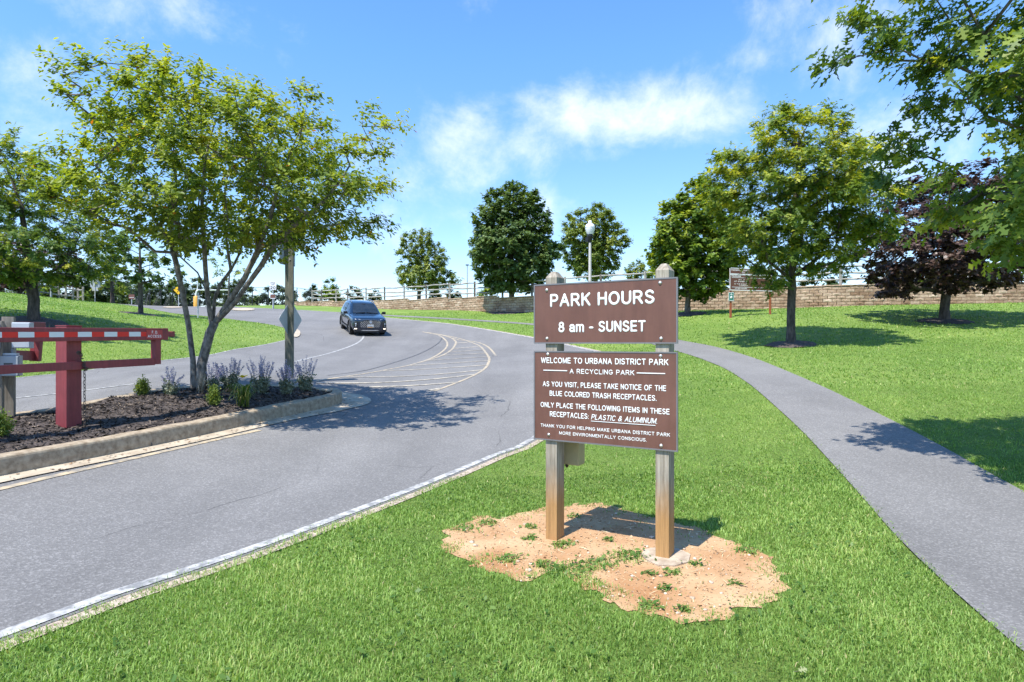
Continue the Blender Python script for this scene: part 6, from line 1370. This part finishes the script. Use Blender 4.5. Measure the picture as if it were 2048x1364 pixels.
    for sx in (-1, 1):
        mb = MB(); pts = [(sx*.60, .10, 1.635), (sx*.60, -.05, 1.685), (sx*.60, -.9, 1.715), (sx*.585, -1.7, 1.67), (sx*.58, -1.85, 1.63)]; mb.tube(pts, .02, 6); mb.build('roof_rail', alloy, root)
        mb = MB(); mb.box((sx*1.03, .72, 1.115), (.21, .10, .145), None, 0, .035); mi = mb.build('wing_mirror', blk, root); mb = MB(); mb.bar((sx*.88, .74, 1.06), (sx*.96, .73, 1.08), .05, .05); mb.build('stalk', blk, mi)
        # lamps
        mb = MB(); mb.bar((sx*.50, 2.335, .885), (sx*.80, 2.225, .90), .05, .05, 0, (0, 0, 1), .012); mb.build('running_light', clear, root)
        mb = MB(); mb.box((sx*.735, 2.335, .62), (.19, .10, .25), Matrix.Rotation(-sx*.42, 3, 'Z'), 0, .03); hd = mb.build('headlight', blk, root)
        mb = MB(); mb.lathe((sx*.735, 2.372, .665), [(.062, 0), (.06, .012), (.03, .022), (.002, .024)], 14, 0, (sx*.35, 1, 0)); mb.lathe((sx*.735, 2.372, .565), [(.05, 0), (.048, .012), (.002, .02)], 14, 0, (sx*.35, 1, 0)); mb.build('lens', clear, hd)
        lit, nt, N, L, P = new_mat('lit_lamp'); n = noise(N, L, coords(N, L, (1, 1, 1), 'obj'), 20, 2); r = ramp(N, [(.3, (1, .82, .60)), (.7, (1, .9, .72))]); L.new(n, r.inputs[0]); L.new(r.outputs[0], P.inputs['Base Color']); L.new(r.outputs[0], P.inputs['Emission Color']); P.inputs['Emission Strength'].default_value = 1.4
        mb = MB(); mb.box((sx*.74, 2.325, .415), (.13, .06, .04), Matrix.Rotation(-sx*.42, 3, 'Z'), 0, .012); mb.build('fog_light', lit, root)
        mb = MB(); mb.bar((sx*.952, 1.0, .36), (sx*.952, -1.0, .38), .03, .13, 0, (0, 0, 1), .01); mb.build('sill_trim', blk, root); mb = MB(); mb.bar((sx*.968, .85, .37), (sx*.968, -.85, .39), .008, .025); mb.build('sill_strip', chrome, root)
        for yy in (-.32, ): 
            mb = MB(); mb.bar((sx*.949, yy, .50), (sx*.915, yy, 1.03), .008, .008); mb.build('door_seam', blk, root)
        for yy in (.15, -.85):
            mb = MB(); mb.box((sx*.945, yy-.12, .90), (.03, .19, .03), None, 0, .008); mb.build('door_handle', paintm, root)
        for (yy) in (1.40, -1.365):
            mb = MB(); pts = [(sx*.935, yy+.425*math.cos(t), .36+.425*math.sin(t)) for t in np.linspace(-.35, math.pi+.35, 19)]; mb.tube(pts, .035, 6); mb.build('arch_trim', blk, root)
            wh = empty('wheel', (0, 0, 0)); bpy.data.objects.remove(wh)
            mb = MB(); mb.lathe((sx*.70, yy, .362), [(.25, .0), (.34, .0), (.362, .03), (.362, .19), (.345, .225), (.25, .235), (.235, .22)], 30, 0, (sx, 0, 0)); w = mb.build('wheel', tyre, root)
            mb = MB(); c = Vector((sx*.915, yy, .362)); mb.lathe(c-Vector((sx*.02, 0, 0)), [(.245, 0), (.245, .012), (.222, .014), (.215, .0)], 30, 0, (sx, 0, 0)); mb.lathe(c-Vector((sx*.02, 0, 0)), [(.05, 0), (.05, .02), (.03, .026)], 12, 0, (sx, 0, 0))
            for k in range(5):
                t = k*2*math.pi/5+.3; mb.bar(c+Vector((-sx*.008, .04*math.cos(t), .04*math.sin(t))), c+Vector((-sx*.008, .225*math.cos(t), .225*math.sin(t))), .018, .055, 0, (sx, 0, 0))
            mb.build('rim', alloy, w)
    # grille, bumper, plate
    A = []; rows = [(.37, .70), (.50, .80), (.60, .815), (.74, .77), (.80, .70)]; nc = 12
    for (zz, ww) in rows:
        for j in range(nc+1):
            q = (-1+2*j/nc)*ww; A.append((q, 2.395-abs(q)**2*.15-(.03 if zz < .4 else 0), zz))
    mb = MB(); mb.add(A, [(i*(nc+1)+j, i*(nc+1)+j+1, (i+1)*(nc+1)+j+1, (i+1)*(nc+1)+j) for i in range(len(rows)-1) for j in range(nc)], 0, True); mb.build('front_mask', blk, root)
    mb = MB(); hexg = [(-.60, .80), (-.66, .70), (-.48, .47), (.48, .47), (.66, .70), (.60, .80), (.3, .86), (-.3, .86)]
    mb.prism([(a, 2.372-abs(a)**2*.14, b) for a, b in hexg], (0, .03, 0)); gr = mb.build('grille', blk, root)
    mb = MB()
    for k in range(-7, 8):
        for s in (1, -1):
            x0 = k*.105; a, b = (x0, .49), (x0+s*.33, .83); lim = lambda z: np.interp(z, [.47, .70, .80, .86], [.46, .63, .58, .30])
            P0 = None; prev = None
            for t in np.linspace(0, 1, 9):
                q = (a[0]+(b[0]-a[0])*t, a[1]+(b[1]-a[1])*t)
                if abs(q[0]) < lim(q[1])-.02:
                    w = Vector((q[0], 2.406-abs(q[0])**2*.14, q[1]))
                    if prev is not None and s == 1: mb.bar(prev, w, .016, .026)
                    prev = w
                else: prev = None
    mb.build('grille_mesh', chrome, gr)
    mb = MB(); pts = [(s*.66, 2.37-abs(s*.66)**2*.14, .862+.02*(1-s*s)-.04*(abs(s) > .95)) for s in np.linspace(-1, 1, 15)]; mb.tube(pts, .012, 5); mb.build('trim', chrome, gr)
    mb = MB(); mb.lathe((0, 2.405, .775), [(.075, 0), (.078, .012), (.06, .014), (.058, .008), (.002, .008)], 20, 0, (0, 1, 0)); mb.bar((-.028, 2.418, .745), (-.018, 2.418, .805), .008, .016, 0, (1, 0, 0)); mb.bar((.018, 2.418, .745), (.028, 2.418, .805), .008, .016, 0, (1, 0, 0)); mb.bar((-.022, 2.418, .77), (.022, 2.418, .78), .008, .014, 0, (0, 0, 1)); mb.build('badge', chrome, gr)
    mb = MB(); mb.box((0, 2.412, .555), (.31, .012, .155), None, 0, .004); pl = mb.build('number_plate', MT['white_sign'], root)
    mb = MB(); mb.box((0, 2.4195, .503), (.29, .003, .035)); mb.build('plate_band', paint('plate_band', (.55, .25, .05), .4, .4, scale=25), pl); mb = MB()
    for k in range(7): mb.box((-.11+k*.037, 2.4195, .562), (.020, .003, .055))
    mb.build('plate_marks', MT['dark_grey'], pl)
    mb = MB(); pts = [(s*.84, 2.385-abs(s*.84)**2*.22, .33+.045*abs(s)**3) for s in np.linspace(-1, 1, 17)]
    for a, b in zip(pts[:-1], pts[1:]): mb.bar(a, b, .03, .045)
    mb.build('bumper_strip', chrome, root)
    mb = MB(); pts = [(s*.80, 2.36-abs(s*.8)**2*.22, .265) for s in np.linspace(-1, 1, 13)]
    for a, b in zip(pts[:-1], pts[1:]): mb.bar(a, b, .05, .09)
    mb.build('bumper_lip', blk, root)
    mb = MB(); mb.box((0, 0, .27), (1.5, 4.2, .10)); mb.build('underbody', blk, root)
    mb = MB(); mb.lathe((-.36, .42, 1.02), [(.165, 0), (.18, .012), (.165, .024)], 20, 0, (0, -.9, .45)); mb.build('steering_wheel', blk, root)
car()

# ------------------------------------------------------------------ small things
def fallen_leaf():
    x, y = hit(1612, 1360); g = (x, y, float(gz(x, y))+.045); root = empty('fallen_leaf', g, 'pale dry lobed leaf lying on the grass at the bottom border', 'leaf')
    me = leaves_mesh('blade', np.array([[-.04, 0, 0.0]]), np.array([[1., .35, .1]]), np.array([[.1, -.5, 1.]]), np.array([.06]), np.array([1.0]), 'oak'); link('blade', me, leaf_mat('dry_leaf', [(0, (.28, .30, .14)), (1, (.32, .34, .17))], .2, .6), root)
    mb = MB(); mb.tube([(-.04, 0, 0), (-.065, -.012, .004)], .0015, 5); mb.build('stalk', MT['dry_stem'], root)
fallen_leaf()
tip = hits([(480, 619), (500, 618), (492, 621), (470, 622)])
for (u, v, w, h, lab) in ((486, 619.5, 24, 5.5, 'a'), (592, 668, 9, 16, 'b'), (345, 615.3, 20, 3, 'c')):
    P = [hit(u+w*math.cos(t), v+h/2*math.sin(t)) for t in np.linspace(0, 2*math.pi, 17)[:-1]]
    if abs(P[0][0]) < 60: sheet('concrete_apron', P, MT['gutter'], .05, .4)
